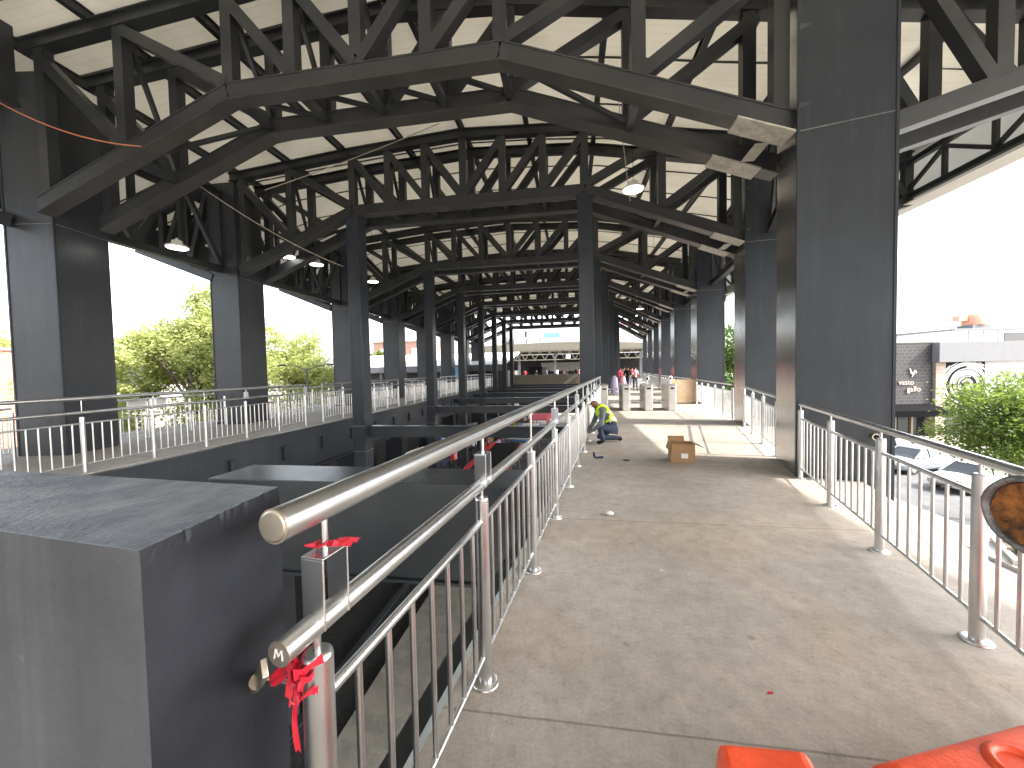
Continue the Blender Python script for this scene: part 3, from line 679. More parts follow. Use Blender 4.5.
# ------------------------------------------------------------------ foreground things
# plinth
b = MB()
PX = [(-.735, .540), (-2.6, .735), (-2.6, 1.05), (-.772, .90)]
zt = 1.305
def grid_block(c, z0, z1, n=40, jit=.0009):
    # four-sided block with slightly wavy top edges, one continuous skin
    b = MB(); cs = [Vector((*p, 0)) for p in c]; ring = []
    for i in range(4):
        a, d = cs[i], cs[(i+1) % 4]
        for k in range(n): ring.append(a.lerp(d, k/n))
    m = len(ring); cen = sum(ring, Vector())/m
    rows = [(z0, 0), (z0+(z1-z0)*.5, 0), (z1-.045, 0), (z1-.028, 0), (z1-.016, .0002), (z1-.006, .0005), (z1-.0015, .003), (z1, .007)]
    rnd = random.Random(3); vs = []
    chips = [0 if rnd.random() > .18 else rnd.uniform(.001, .006) for _ in ring]
    for z, ins in rows:
        for k_i, p in enumerate(ring):
            chip = chips[k_i]*min(1, max(0, (z-(z1-.026))/.02))
            q = p+(cen-p).normalized()*(ins+(rnd.uniform(0, jit) if z > z1-.02 else 0)+chip); vs.append((q.x, q.y, z+rnd.uniform(-jit, jit)*.5))
    for r in range(len(rows)-1):
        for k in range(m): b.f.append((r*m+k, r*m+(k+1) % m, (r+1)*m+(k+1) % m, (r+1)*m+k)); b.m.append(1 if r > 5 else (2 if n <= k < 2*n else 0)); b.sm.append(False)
    b.v = vs; o = (len(rows)-1)*m; b.f.append(tuple(o+k for k in range(m))); b.m.append(1); b.sm.append(False)
    return b
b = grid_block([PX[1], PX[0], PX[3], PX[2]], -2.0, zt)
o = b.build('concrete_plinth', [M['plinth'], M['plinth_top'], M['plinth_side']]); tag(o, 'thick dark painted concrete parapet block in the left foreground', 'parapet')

# red tape scraps
def ribbon(pts, wv, name, label, th=.0):
    b = MB(); vs = []
    for i, p in enumerate(pts):
        p = Vector(p); w_ = Vector(wv)*random.uniform(.6, 1.2)+Vector((random.uniform(-.006, .006), random.uniform(-.006, .006), random.uniform(-.008, .008)))
        vs += [p-w_/2, p+Vector((0, 0, random.uniform(.002, .009))), p+w_/2]
    fs = []
    for i in range(len(pts)-1):
        for j in range(2): fs.append((3*i+j, 3*i+j+1, 3*i+3+j+1, 3*i+3+j))
    b.add(vs, fs); return b
q0 = Vector((lx(.78), .78, 0)); qb = q0+d0*.035
zb0 = 1.03+.155
b = MB()
for j in range(3):
    pts = [qb+Vector((-.035+i*.013+random.uniform(-.004, .004), (.012-j*.014)+.002*i+random.uniform(-.003, .003), zb0+.006+.004*math.sin(i*1.3+j)+j*.003+.0012*i)) for i in range(9)]
    bb = ribbon(pts, (0, .016, .004), '', ''); b.add(bb.v, bb.f)
tag(b.build('red_tape', M['tape']), 'crumpled red tape scrap lying on top of the nearest saddle bracket', 'tape')
b = MB()
for j in range(6):
    a0 = random.uniform(0, 6); pts = []
    for i in range(8):
        a = a0+i*.55; r = .034+.006*math.sin(i*2+j)
        pts.append(q0+Vector((r*math.cos(a)-.01, r*math.sin(a)-.012, .955-.012*j+.012*math.sin(i*1.1+j))))
    bb = ribbon(pts, (0, 0, .017), '', ''); b.add(bb.v, bb.f)
for j in range(3):
    pts = [q0+Vector((-.05+.008*j+.004*math.sin(i), -.028+.004*j, .95-i*(.03 if j == 1 else .014))) for i in range(8)]
    bb = ribbon(pts, (.011, .006, 0), '', ''); b.add(bb.v, bb.f)
for j in range(3):
    pts = [q0+Vector((-.03-.014*i, -.03+.003*j, .972-.011*i-.012*j+.006*math.sin(i+j))) for i in range(6)]
    bb = ribbon(pts, (.002, .004, .014), '', ''); b.add(bb.v, bb.f)
tag(b.build('red_tape', M['tape']), 'knotted red tape wound round the top of the nearest railing post', 'tape')

# rusty pipe lying across the right railing
t = empty('rusty_pipe', (1.035, 1.04, 1.24), R(15), 'thick grey pipe with a rusty open end lying on the right railing', 'pipe')
b = MB(); n = 36; vs = []; prof = [(.076, .10), (.077, .012), (.080, .0), (.088, -.001), (.093, .008), (.094, .02), (.094, 2.2)]
for r, x in prof:
    for k in range(n):
        a = 2*math.pi*k/n; j = 1+.012*math.sin(3*a)+.01*math.sin(7*a+x*9); vs.append((x, r*j*math.cos(a), r*j*math.sin(a)))
fs = [(i*n+k, (i+1)*n+k, (i+1)*n+(k+1) % n, i*n+(k+1) % n) for i in range(len(prof)-1) for k in range(n)]
b.add(vs, fs, 0, True); b.add(vs[-n:], [tuple(range(n))]); b.build('pipe_wall', M['pipe'], t)
b = MB(); vs = [(.03, 0, 0)]
for i in range(1, 6):
    for k in range(n): a = 2*math.pi*k/n; vs.append((.03-.004*i+random.uniform(-.004, .004), .0152*i*math.cos(a), .0152*i*math.sin(a)))
fs = [(0, 1+(k+1) % n, 1+k) for k in range(n)]+[(1+i*n+k, 1+i*n+(k+1) % n, 1+(i+1)*n+(k+1) % n, 1+(i+1)*n+k) for i in range(4) for k in range(n)]
b.add(vs, fs, 0, True); b.build('rusty_plug', M['rust'], t)
# plastic barriers at the camera's feet
def barrier(loc, rz, w_, d_, h, label, holes):
    t = empty('plastic_barrier', loc, rz, label, 'barrier', 'orange plastic barriers')
    b = MB(); n = 18; prof = [(.5, 0), (.5, .17), (.495, .18), (.36, .38), (.24, .64), (.20, .70), (.20, .93), (.19, .975), (.16, .995), (.12, 1.0)]
    L = w_/2; vs = []; xs = [-1, -.985, -.9, -.6, -.3, 0, .3, .6, .9, .985, 1]
    ring = [(p[0], p[1]) for p in prof]+[(-p[0], p[1]) for p in reversed(prof)]
    for x in xs:
        e_ = 1 if abs(x) < .99 else .96
        for y, z in ring: vs.append((x*L, y*d_*e_, z*h*(e_*.25+.75)))
    m = len(ring); fs = [(i*m+k, (i+1)*m+k, (i+1)*m+(k+1) % m, i*m+(k+1) % m) for i in range(len(xs)-1) for k in range(m)]
    fs += [tuple(range(m)), tuple((len(xs)-1)*m+k for k in range(m-1, -1, -1))]
    b.add(vs, fs, 0, True)
    o = b.build('shell', M['orange'], t, .006)
    for hx in holes:
        b = MB(); b.lathe([(.075, h-.05), (.078, h+.004), (.062, h+.012), (.05, h+.004), (.048, h-.04)], (hx, 0, 0), 20); b.build('filler_neck', M['orange'], t)
        b = MB(); b.lathe([(.049, h-.03), (.0, h-.028)], (hx, 0, 0), 16); b.build('cap', M['orange'], t)
    for sx in (-1, 1):
        b = MB(); b.hexa([(sx*L*.45-.12, d_*.30, h*.36), (sx*L*.45+.12, d_*.30, h*.36), (sx*L*.45+.09, d_*.22, h*.58), (sx*L*.45-.09, d_*.22, h*.58),
                          (sx*L*.45-.12, d_*.40, h*.36), (sx*L*.45+.12, d_*.40, h*.36), (sx*L*.45+.09, d_*.27, h*.58), (sx*L*.45-.09, d_*.27, h*.58)]); b.build('rib', M['orange'], t, .015)
    return t
barrier((1.56, 1.35, 0), R(-160), 1.5,   .55, .47, 'orange-red plastic barrier with a round filler neck at the bottom right corner', (.36, -.3))
t = empty('barrier_end', (.49, 1.02, .012), R(-8), 'small orange-red plastic barrier end with a flat top at the bottom edge', 'barrier', 'orange plastic barriers')
b = MB(); b.hexa([(-.19, -.5, 0), (.27, -.5, 0), (.25, .1, 0), (-.17, .1, 0), (-.135, -.4, .585), (.10, -.4, .60), (.085, .052, .60), (-.125, .03, .585)]); b.build('shell', M['orange'], t, .02, 3)
b = MB(); b.hexa([(.05, -.42, .50), (.2, -.42, .1), (.19, .0, .1), (.05, .0, .50), (.09, -.42, .56), (.26, -.42, .12), (.245, -.02, .12), (.085, -.02, .56)]); b.build('rib', M['orange'], t, .015)

# cardboard box
t = empty('cardboard_box', (1.83, 6.9, 0), R(-3), 'open brown cardboard box with a white label on the walkway floor', 'box')
w_, d_, h = .37, .30, .31; th = .006
b = MB(); b.box(-w_/2, w_/2, -d_/2, -d_/2+th, 0, h); b.box(-w_/2, w_/2, d_/2-th, d_/2, 0, h); b.box(-w_/2, -w_/2+th, -d_/2+th, d_/2-th, 0, h); b.box(w_/2-th, w_/2, -d_/2+th, d_/2-th, 0, h); b.box(-w_/2+th, w_/2-th, -d_/2+th, d_/2-th, 0, th)
b.build('carton', M['card'], t)
def flap(p0, p1, out, ln, lab='flap'):
    p0, p1, out = Vector(p0), Vector(p1), Vector(out).normalized()*ln; n = out.cross(p1-p0).normalized()*.004
    b = MB(); b.hexa([p0-n, p1-n, p1+out-n, p0+out-n, p0+n, p1+n, p1+out+n, p0+out+n]); b.build('flap', M['card'], t)
flap((w_/2+.002, -d_/2, h), (w_/2+.002, d_/2, h), (1, .0, -.45), .14)
flap((-w_/2, d_/2+.002, h), (w_/2-.1, d_/2+.002, h), (0, .5, .6), .1)
flap((-w_/2-.002, -d_/2, h), (-w_/2-.002, d_/2, h), (-.3, 0, -1), .12)
flap((-w_/2, -d_/2-.003, h-.002), (w_/2, -d_/2-.003, h-.002), (0, -.06, -1), .005)
b = MB(); b.box(-.03, .075, -d_/2-.0025, -d_/2-.001, .07, .15); b.build('label', M['white'], t)
# tools and litter
t = empty('hand_tool', (.47, 6.95, 0), R(20), 'small dark blue hand tool lying on the floor behind the worker', 'tool')
b = MB(); b.tube([(-.09, 0, .02), (.06, 0, .022)], [.018, .022], 8); b.build('handle', M['navy'], t)
b = MB(); b.tube([(-.09, 0, .02), (-.11, .0, .07), (-.115, 0, .12)], [.02, .022, .018], 8); b.build('head', M['navy'], t)
b = MB(); b.box(.86, .96, 6.78, 6.85, 0, .02); tag(b.build('wood_offcut', M['denim'], bevel=.004), 'small flat dark offcut on the floor left of the cardboard box', 'offcut')
b = MB(); b.ball((.385, 4.25, .022), .04, 10, sx=1.1, sy=.8, sz=.55); tag(b.build('crumpled_cup', M['white']), 'small crumpled white plastic cup on the walkway floor', 'litter')
for i, (x, y, c, lab) in enumerate([(.92, 1.98, 'tape', 'tiny red scrap on the floor near the orange barriers'), (.66, 3.1, 'white', 'tiny pale paint chip in the middle of the walkway floor')]):
    b = MB(); b.hexa([(x, y, .001), (x+.025, y+.004, .001), (x+.028, y+.014, .001), (x+.002, y+.011, .001), (x, y, .006), (x+.025, y+.004, .009), (x+.028, y+.014, .005), (x+.002, y+.011, .007)]); tag(b.build('floor_scrap', M[c]), lab, 'litter')

# ------------------------------------------------------------------ people
def seg_dist(p, a, b_):
    d = b_-a; L = d.length_squared; f = 0 if L == 0 else max(0, min(1, (p-a).dot(d)/L)); return (p-(a+d*f)).length, f
def body_mesh(J, E_, mats, extra=None, sub=1):
    """J: name->(pos, radius); E_: (a, b, material index, weight). returns mesh object data with one material per segment"""
    names = list(J); me = bpy.data.meshes.new('person_skeleton')
    me.from_pydata([J[n][0] for n in names], [(names.index(e[0]), names.index(e[1])) for e in E_], [])
    o = bpy.data.objects.new('person_skeleton', me); col.objects.link(o)
    sk = o.modifiers.new('skin', 'SKIN'); sk.use_smooth_shade = True
    for i, n in enumerate(names):
        r = J[n][1]; r = r if isinstance(r, tuple) else (r, r)
        me.skin_vertices[0].data[i].radius = r; me.skin_vertices[0].data[i].use_root = (i == 0)
    if sub: ss = o.modifiers.new('sub', 'SUBSURF'); ss.levels = sub; ss.render_levels = sub
    dg = bpy.context.evaluated_depsgraph_get(); dg.update()
    res = bpy.data.meshes.new_from_object(o.evaluated_get(dg)); bpy.data.objects.remove(o); bpy.data.meshes.remove(me)
    res.materials.clear()
    for m in mats: res.materials.append(m)
    segs = [(Vector(J[e[0]][0]), Vector(J[e[1]][0]), e[2]) for e in E_]
    for p in res.polygons:
        c = p.center; best = min(segs, key=lambda s_: seg_dist(c, s_[0], s_[1])[0]); p.material_index = best[2]; p.use_smooth = True
    return res
def join_mb(me, mb):
    bm = bmesh.new(); bm.from_mesh(me); base = [bm.verts.new(v) for v in mb.v]; bm.verts.ensure_lookup_table()
    for f, m, s_ in zip(mb.f, mb.m, mb.sm):
        try: fc = bm.faces.new([base[i] for i in f]); fc.material_index = m; fc.smooth = s_
        except ValueError: pass
    bm.to_mesh(me); bm.free(); return me
def standing(h, shirt, trouser, hair, stride=.0, arms=.0, rnd=None):
    s_ = h/1.72; V = lambda x, y, z: (x*s_, y*s_, z*s_)
    J = {'pelvis': (V(0, 0, .95), (.15*s_, .11*s_)), 'waist': (V(.0, 0, 1.10), (.135*s_, .10*s_)), 'chest': (V(.01, 0, 1.30), (.165*s_, .115*s_)), 'collar': (V(0, 0, 1.43), (.10*s_, .07*s_)), 'neck': (V(.01, 0, 1.50), .05*s_),
         'head': (V(.03, 0, 1.60), (.078*s_, .092*s_)), 'crown': (V(.02, 0, 1.68), (.066*s_, .078*s_))}
    E_ = [('pelvis', 'waist', 0), ('waist', 'chest', 0), ('chest', 'collar', 0), ('collar', 'neck', 2), ('neck', 'head', 2), ('head', 'crown', 3)]
    for n, y in (('l', 1), ('r', -1)):
        st = stride*y
        J['sh'+n] = (V(0, .18*y, 1.40), .062*s_); J['el'+n] = (V(-.03-st*.3+arms*.1, .225*y, 1.13), .045*s_); J['wr'+n] = (V(.05-st*.5+arms*.3, .235*y, .90+arms*.22), .034*s_); J['ha'+n] = (V(.08-st*.6+arms*.38, .23*y, .82+arms*.25), .036*s_)
        J['hip'+n] = (V(0, .09*y, .88), .088*s_); J['kn'+n] = (V(.03+st*.5, .10*y, .49), .062*s_); J['an'+n] = (V(-.02+st, .105*y, .08), .045*s_); J['to'+n] = (V(.12+st, .115*y, .035), .034*s_)
        E_ += [('collar', 'sh'+n, 0), ('sh'+n, 'el'+n, 0), ('el'+n, 'wr'+n, 2), ('wr'+n, 'ha'+n, 2), ('pelvis', 'hip'+n, 1), ('hip'+n, 'kn'+n, 1), ('kn'+n, 'an'+n, 1), ('an'+n, 'to'+n, 4)]
    return body_mesh(J, E_, [shirt, trouser, M['skin'], hair, M['black']])
_pc = {}
def person(x, y, z, rz, shirt, trouser, label, group, h=1.7, stride=.15, arms=0):
    key = (shirt, trouser, stride, arms)
    if key not in _pc: _pc[key] = standing(1.72, M[shirt], M[trouser], M['black'], stride, arms)
    o = bpy.data.objects.new('person', _pc[key]); col.objects.link(o); o.location = (x, y, z); o.rotation_euler = (0, 0, rz); o.scale = (h/1.72,)*3
    return tag(o, label, 'person', group)

# kneeling worker: local +X is the way he faces (towards the railing)
t = empty('person', (.88, 8.45, 0), R(190), 'worker in hi-vis vest and jeans kneeling at the foot of the railing', 'person')
J = {'pelvis': ((.02, 0, .33), (.15, .125)), 'waist': ((.09, 0, .45), (.145, .115)), 'chest': ((.20, 0, .60), (.17, .125)), 'collar': ((.285, 0, .705), (.105, .08)), 'neck': ((.33, 0, .745), .056),
     'jaw': ((.385, 0, .765), (.062, .07)), 'head': ((.40, 0, .805), (.08, .092)), 'crown': ((.385, 0, .865), (.07, .08))}
E_ = [('pelvis', 'waist', 0), ('waist', 'chest', 0), ('chest', 'collar', 0), ('collar', 'neck', 2), ('neck', 'jaw', 2), ('jaw', 'head', 2), ('head', 'crown', 2)]
arm = {'l': [(.27, .19, .67), (.33, .24, .42), (.50, .13, .27), (.56, .10, .25)], 'r': [(.27, -.19, .67), (.36, -.22, .41), (.52, -.06, .24), (.58, -.03, .22)]}
leg = {'l': [(.03, .10, .30), (.34, .16, .34), (.26, .15, .07), (.40, .16, .035)], 'r': [(.03, -.10, .30), (.30, -.15, .09), (-.12, -.14, .075), (-.20, -.14, .035)]}
for n in 'lr':
    for nm, p, r in zip(('sh', 'el', 'wr', 'ha'), arm[n], (.066, .05, .036, (.042, .022))): J[nm+n] = (p, r)
    for nm, p, r in zip(('hip', 'kn', 'an', 'to'), leg[n], (.098, .072, .05, .038)): J[nm+n] = (p, r)
    E_ += [('collar', 'sh'+n, 0), ('sh'+n, 'el'+n, 0), ('el'+n, 'wr'+n, 0), ('wr'+n, 'ha'+n, 2), ('pelvis', 'hip'+n, 1), ('hip'+n, 'kn'+n, 1), ('kn'+n, 'an'+n, 1), ('an'+n, 'to'+n, 3)]
me = body_mesh(J, E_, [M['greyshirt'], M['denim'], M['skin'], M['black']], sub=2)
b = MB()
for n, sy in (('l', 1), ('r', -1)):
    hx, hy, hz = arm[n][3]
    for i, (dy, ln) in enumerate(((-.028, .062), (-.009, .075), (.010, .07), (.027, .055))):
        b.tube([(hx+.005, hy+dy, hz), (hx+.035, hy+dy*1.1, hz+.004), (hx+ln, hy+dy*1.1, hz-.012), (hx+ln+.012, hy+dy, hz-.03)], [.0095, .009, .008, .006], 6, 2)
    b.tube([(hx-.02, hy-sy*.03, hz), (hx+.015, hy-sy*.052, hz-.005), (hx+.045, hy-sy*.045, hz-.018)], [.011, .01, .008], 6, 2)
hc = Vector((.40, 0, .80))
b.ball(hc+Vector((.088, 0, -.012)), .016, 8, 2, 1.2, .8, 1.3)                 # nose
for sy in (1, -1): b.ball(hc+Vector((-.005, sy*.078, -.003)), .022, 8, 2, .7, .4, 1.2)   # ears
b.tube([(hc.x+.07, -.025, hc.z-.048), (hc.x+.078, 0, hc.z-.047), (hc.x+.07, .025, hc.z-.048)], .006, 6, 2)
join_mb(me, b)
t.scale = (1.06, 1.06, 1.06)
body = bpy.data.objects.new('body', me); col.objects.link(body); body.parent = t
for sy in (1, -1):
    b = MB(); b.ball(hc+Vector((.072, sy*.03, .008)), .0085, 8); b.build('eye', M['black'], t)
# vest cut from the torso surface, pushed outwards
segs = [(Vector(J[e[0]][0]), Vector(J[e[1]][0]), e) for e in E_]
bm = bmesh.new(); bm.from_mesh(me); bm.normal_update(); kill = []
for f in bm.faces:
    c = f.calc_center_median(); bs = min(segs, key=lambda s_: seg_dist(c, s_[0], s_[1])[0])[2]
    ok = bs[0] in ('pelvis', 'waist', 'chest') and bs[1] in ('waist', 'chest', 'collar') or (bs[0] == 'collar' and bs[1].startswith('sh') and abs(c.y) < .15)
    if not ok: kill.append(f)
bmesh.ops.delete(bm, geom=kill, context='FACES')
ax = (Vector(J['collar'][0])-Vector(J['pelvis'][0])).normalized(); pz_ = Vector(J['pelvis'][0])
for v in bm.verts: v.co += v.normal*.016
for f in bm.faces:
    s_ = (f.calc_center_median()-pz_).dot(ax); f.material_index = 1 if .13 < s_ < .18 or .27 < s_ < .31 else 0; f.smooth = True
vm = bpy.data.meshes.new('vest'); bm.to_mesh(vm); bm.free(); vm.materials.append(M['hivis']); vm.materials.append(M['reflect'])
vo = bpy.data.objects.new('vest', vm); col.objects.link(vo); vo.parent = t
md = vo.modifiers.new('thick', 'SOLIDIFY'); md.thickness = .008; md.offset = 1
b = MB(); b.tube([(.0, -.145, .36), (.0, -.16, .30), (.01, -.155, .25)], [.03, .035, .028], 8); b.build('tool_pouch', M['tan'], t)

# ------------------------------------------------------------------ turnstiles and what stands beyond
for i, x in enumerate((1.19, 1.99, 2.79, 3.62)):
    t = empty('turnstile', (x, 14.75, 0), 0, ['turnstile pedestal beside the railing, leftmost of four', 'turnstile pedestal, second of four from the railing', 'turnstile pedestal, third of four from the railing', 'turnstile pedestal with a card reader on top, farthest of four from the railing'][i], 'turnstile', 'turnstiles across the walkway')
    b = MB(); b.box(-.14, .14, 0, 1.15, .0, .96); b.build('cabinet', M['inox_grey'], t, .03)
    b = MB(); b.box(-.15, .15, -.02, 1.17, .962, .99); b.build('lid', M['inox'], t, .01)
    b = MB(); b.box(-.07, .07, -.006, -.001, .80, .86); b.build('slot', M['black'], t)
    if i < 3:
        for z in (.62, .36, .80):
            b = MB(); b.tube([(.145, .5, z), (.655, .5, z)], .026, 8); b.build('arm', M['inox'], t)
    if i in (2, 3):
        b = MB(); b.tube([(0, .3, .99), (0, .3, 1.12)], .02, 8); o = b.build('reader_post', M['inox'], t)
        b = MB(); b.ball((0, .29, 1.19), .09, 12, sy=.5); b.build('reader', M['white'], o)
        b = MB(); b.ball((0, .24, 1.19), .045, 10, sy=.4); b.build('lens', M['black'], o)
t = empty('hoarding', (4.28, 17.6, 0), R(8), 'low plywood hoarding panel standing right of the turnstiles', 'hoarding')
b = MB(); b.box(0, 1.45, 0, .04, .04, 1.0); b.build('board', M['ply'], t)
b = MB(); b.box(-.03, 1.48, -.02, .06, 1.001, 1.05); b.build('top_rail', M['ply'], t)
for x in (.05, .7, 1.35): b = MB(); b.box(x-.03, x+.03, .042, .1, 0, 1.0); b.build('stud', M['ply'], t)
for i, (x, y, c, lab) in enumerate([(2.55, 24, 'lilac', 'lilac draped sheet bundle standing beyond the turnstiles'), (3.1, 24.6, 'pink', 'pink draped sheet bundle beside the lilac one'), (1.7, 22, 'yellow', 'yellow plastic sheet bundle by the railing beyond the turnstiles')]):
    b = MB(); n = 14; vs = []; rnd = random.Random(i)
    prof = [(.42, 0), (.38, .3), (.33, .7), (.27, 1.05), (.16, 1.22), (.03, 1.27)]
    for r, z in prof:
        for k in range(n): a = 2*math.pi*k/n; rr = r*(1+.13*math.sin(5*a+i)+rnd.uniform(-.06, .06)); vs.append((rr*.62*math.cos(a), rr*.5*math.sin(a), z*(.55 if i == 2 else .92)))
    b.add(vs, [(q*n+k, q*n+(k+1) % n, (q+1)*n+(k+1) % n, (q+1)*n+k) for q in range(len(prof)-1) for k in range(n)]+[tuple(5*n+k for k in range(n))], 0, True)
    o = b.build('sheet_bundle', M[c]); o.location = (x, y, 0); tag(o, lab, 'bundle')
UP = [(3.0, 25, 'red', 'denim'), (3.6, 26, 'black', 'navy'), (4.3, 27.5, 'pink', 'denim'), (3.9, 29, 'white', 'navy'), (4.7, 30, 'red', 'black'), (4.2, 32, 'tan', 'denim'), (5.2, 33, 'pink', 'navy'), (4.4, 35, 'black', 'denim'), (5.5, 37, 'red', 'navy'), (4.9, 36, 'greyshirt', 'black')]
for i, (x, y, a, c) in enumerate(UP):
    person(x, y, 0, random.uniform(0, 6), a, c, '%s person in a %s top on the walkway beyond the turnstiles' % ((ORD+['eleventh'])[i], {'greyshirt': 'grey'}.get(a, a)), 'people beyond the turnstiles', random.uniform(1.6, 1.78), .15 if i % 2 else .05, (i % 3)*.4)

# ------------------------------------------------------------------ lamps and cables
for i, (x, y, z, lab) in enumerate([(1.42, 9.11, 5.6, 'round high-bay lamp glowing under the second truss, near its right end'), (-9.62, 8.25, 4.8, 'round high-bay lamp glowing low beside the nearest left column'), (-9.46, 11.86, 5.6, 'round high-bay lamp glowing behind the second left truss end'),
        (-9.0, 12.7, 5.53, 'round high-bay lamp glowing just right of the second left column'), (-8.56, 15.86, 5.6, 'round high-bay lamp glowing between the first two slim left columns'), (3.86, 18.95, 5.6, 'round high-bay lamp glowing under the third truss on the right'), (4.64, 27.33, 5.6, 'round high-bay lamp glowing under the fifth truss on the right')]):
    t = empty('pendant_lamp', (x, y, z), 0, lab, 'lamp', 'high-bay lamps')
    b = MB(); b.lathe([(.24, 0), (.245, .03), (.20, .06), (.12, .09), (.11, .17), (.04, .2), (.02, .24)], (0, 0, .004), 20); b.build('housing', M['white'], t)
    b = MB(); b.lathe([(.0, -.004), (.21, -.004), (.215, .0)], (0, 0, 0), 20); b.build('lens', M['lamp'], t)
    b = MB(); b.tube([(0, 0, .24), (0, 0, 8.15-z)], .006, 5); b.build('cord', M['black'], t)
def catenary(pts, sag, r, m, name, lab):
    out = []
    for a, c in zip(pts, pts[1:]):
        a, c = Vector(a), Vector(c)
        for i in range(12): f = i/12; p = a.lerp(c, f); p.z -= sag*4*f*(1-f); out.append(p)
    out.append(Vector(pts[-1])); b = MB(); b.tube(out, r, 6); tag(b.build(name, m), lab, 'cable')
catenary([(-10.6, 5.4, 6.95), (-7.59, 5.95, 5.76)], .25, .012, M['cable_o'], 'cable', 'thin orange cable strung from the nearest left column to the nearest truss')
catenary([(-9.3, 7.4, 6.75), (-6.9, 11.0, 4.9)], .25, .012, M['cable'], 'cable', 'pale cable sagging from the nearest truss towards the second left column')
catenary([(-7.33, 8.5, 6.12), (-3.0, 8.9, 7.45)], .05, .01, M['cable'], 'cable', 'pale cable rising to the roof between the first and second trusses')
catenary([(1.05, 9.0, 8.2), (1.62, 10.9, 6.1)], .12, .01, M['cable'], 'cable', 'pale cable looping down beside the glowing lamp under the second truss')

# ------------------------------------------------------------------ trees
def leaf_crown(name, lobes, n, size, mat, parent, rnd, base):
    vs, fs = [], []
    tot = sum(l[3]**2 for l in lobes)
    for (cx, cy, cz, r) in lobes:
        m = int(n*r*r/tot)
        # leaf clumps on and inside a ragged ball
        clumps = max(6, m//26)
        for c in range(clumps):
            d = Vector((rnd.gauss(0, 1), rnd.gauss(0, 1), rnd.gauss(0, 1))).normalized(); rr = r*rnd.uniform(.45, 1.08)
            cc = Vector((cx, cy, cz))+Vector((d.x*rr, d.y*rr, d.z*rr*.85))
            cr = r*rnd.uniform(.12, .26)
            for q in range(26):
                p = cc+Vector((rnd.gauss(0, cr), rnd.gauss(0, cr), rnd.gauss(0, cr*.7)))
                u = Vector((rnd.gauss(0, 1), rnd.gauss(0, 1), rnd.gauss(0, .7))).normalized(); v = u.cross(Vector((rnd.gauss(0, 1), rnd.gauss(0, 1), rnd.gauss(0, 1)))).normalized()
                s_ = size*rnd.uniform(.6, 1.3); o = len(vs)
                vs += [p-u*s_, p+v*s_*.5, p+u*s_, p-v*s_*.5]; fs.append((o, o+1, o+2, o+3))
    b = MB(); b.add([v-Vector(base) for v in vs], fs); return b.build(name, mat, parent)
def tree(base, top, lobes, n, size, mat, label, group, seed, name='leafy_tree', tr=.2):
    rnd = random.Random(seed); t = empty(name, base, 0, label, 'tree', group); B = Vector(base)
    b = MB(); T = Vector(top)-B
    b.tube([(0, 0, 0), T*.35+Vector((.1, .05, 0)), T*.7, T], [tr, tr*.8, tr*.6, tr*.3], 8); b.build('trunk', M['bark'], t)
    for (cx, cy, cz, r) in lobes:
        b = MB(); c = Vector((cx, cy, cz))-B; s_ = T*rnd.uniform(.5, .8); b.tube([s_, s_.lerp(c, .5)+Vector((0, 0, -.1)), c], [tr*.45, tr*.3, tr*.1], 6); b.build('limb', M['bark'], t)
    leaf_crown('crown', lobes, n, size, mat, t, rnd, base); return t
rnd = random.Random(11)
def lob(cx, cy, cz, rx_, rz_, n, r0, seed):
    q = random.Random(seed); return [(cx+q.uniform(-1, 1)*rx_, cy+q.uniform(-1, 1)*rx_, cz+q.uniform(-1, 1)*rz_, r0*q.uniform(.7, 1.2)) for _ in range(n)]
tree((17.5, 18.2, GZ), (17.5, 18.4, -1.2), lob(18.1, 18.3, -1.0, 1.7, 1.0, 13, 1.25, 4)+[(18.2, 18.3, .4, 1.0), (19.2, 17.8, -.5, 1.2), (16.9, 18.8, -2.1, .9)], 34000, .075, M['leaf'], 'bushy green street tree by the car park beyond the right railing', 'trees', 1, tr=.16)
tree((11.6, 30, GZ), (11.6, 30, 1), lob(11.6, 30, 1.6, 1.2, 2.0, 9, 1.3, 5), 9000, .12, M['leaf_dark'], 'dark green tree seen between the second and third right columns', 'trees', 2)
tree((-21, 18.5, GZ), (-21, 18.5, 2.5), lob(-21, 18.6, 2.8, 2.0, 2.0, 12, 1.3, 6)+[(-20.8, 19.6, 6.0, 1.1), (-20.8, 19.4, 4.8, 1.2), (-20, 17.6, -.4, 1.3), (-20.5, 20, -.2, 1.3)], 24000, .11, M['leaf_pale'], 'pale green tree between the first and second left columns', 'trees', 3)
tree((-24, 15.6, GZ), (-24, 15.6, 1), lob(-24, 17.0, 1.5, 1.9, 1.3, 9, 1.2, 7)+[(-22.5, 15.5, -.8, 1.2)], 15000, .12, M['leaf_pale'], 'lower pale green tree just right of the nearest left column', 'trees', 4)
tree((-23, 28.5, GZ), (-23, 28.5, 2.2), lob(-22.5, 29.0, 2.8, 2.4, 2.0, 13, 1.4, 8)+[(-22, 26.5, -.3, 1.5), (-22, 30, -.5, 1.5)], 20000, .12, M['leaf_pale'], 'rounded pale green tree right of the second left column', 'trees', 5)
tree((-36, 64, GZ), (-36, 64, 3), lob(-35, 64, 4.0, 4, 1.2, 7, 1.9, 9), 3000, .32, M['leaf'], 'distant green tree above the pale low roof on the left', 'trees', 6)
tree((-42, 23.5, GZ), (-42, 23.5, 2), lob(-42, 22.5, 3.6, 2.2, 1.0, 6, 1.4, 10), 2500, .25, M['leaf_pale'], 'distant tree top above the red brick building at far left', 'trees', 7)
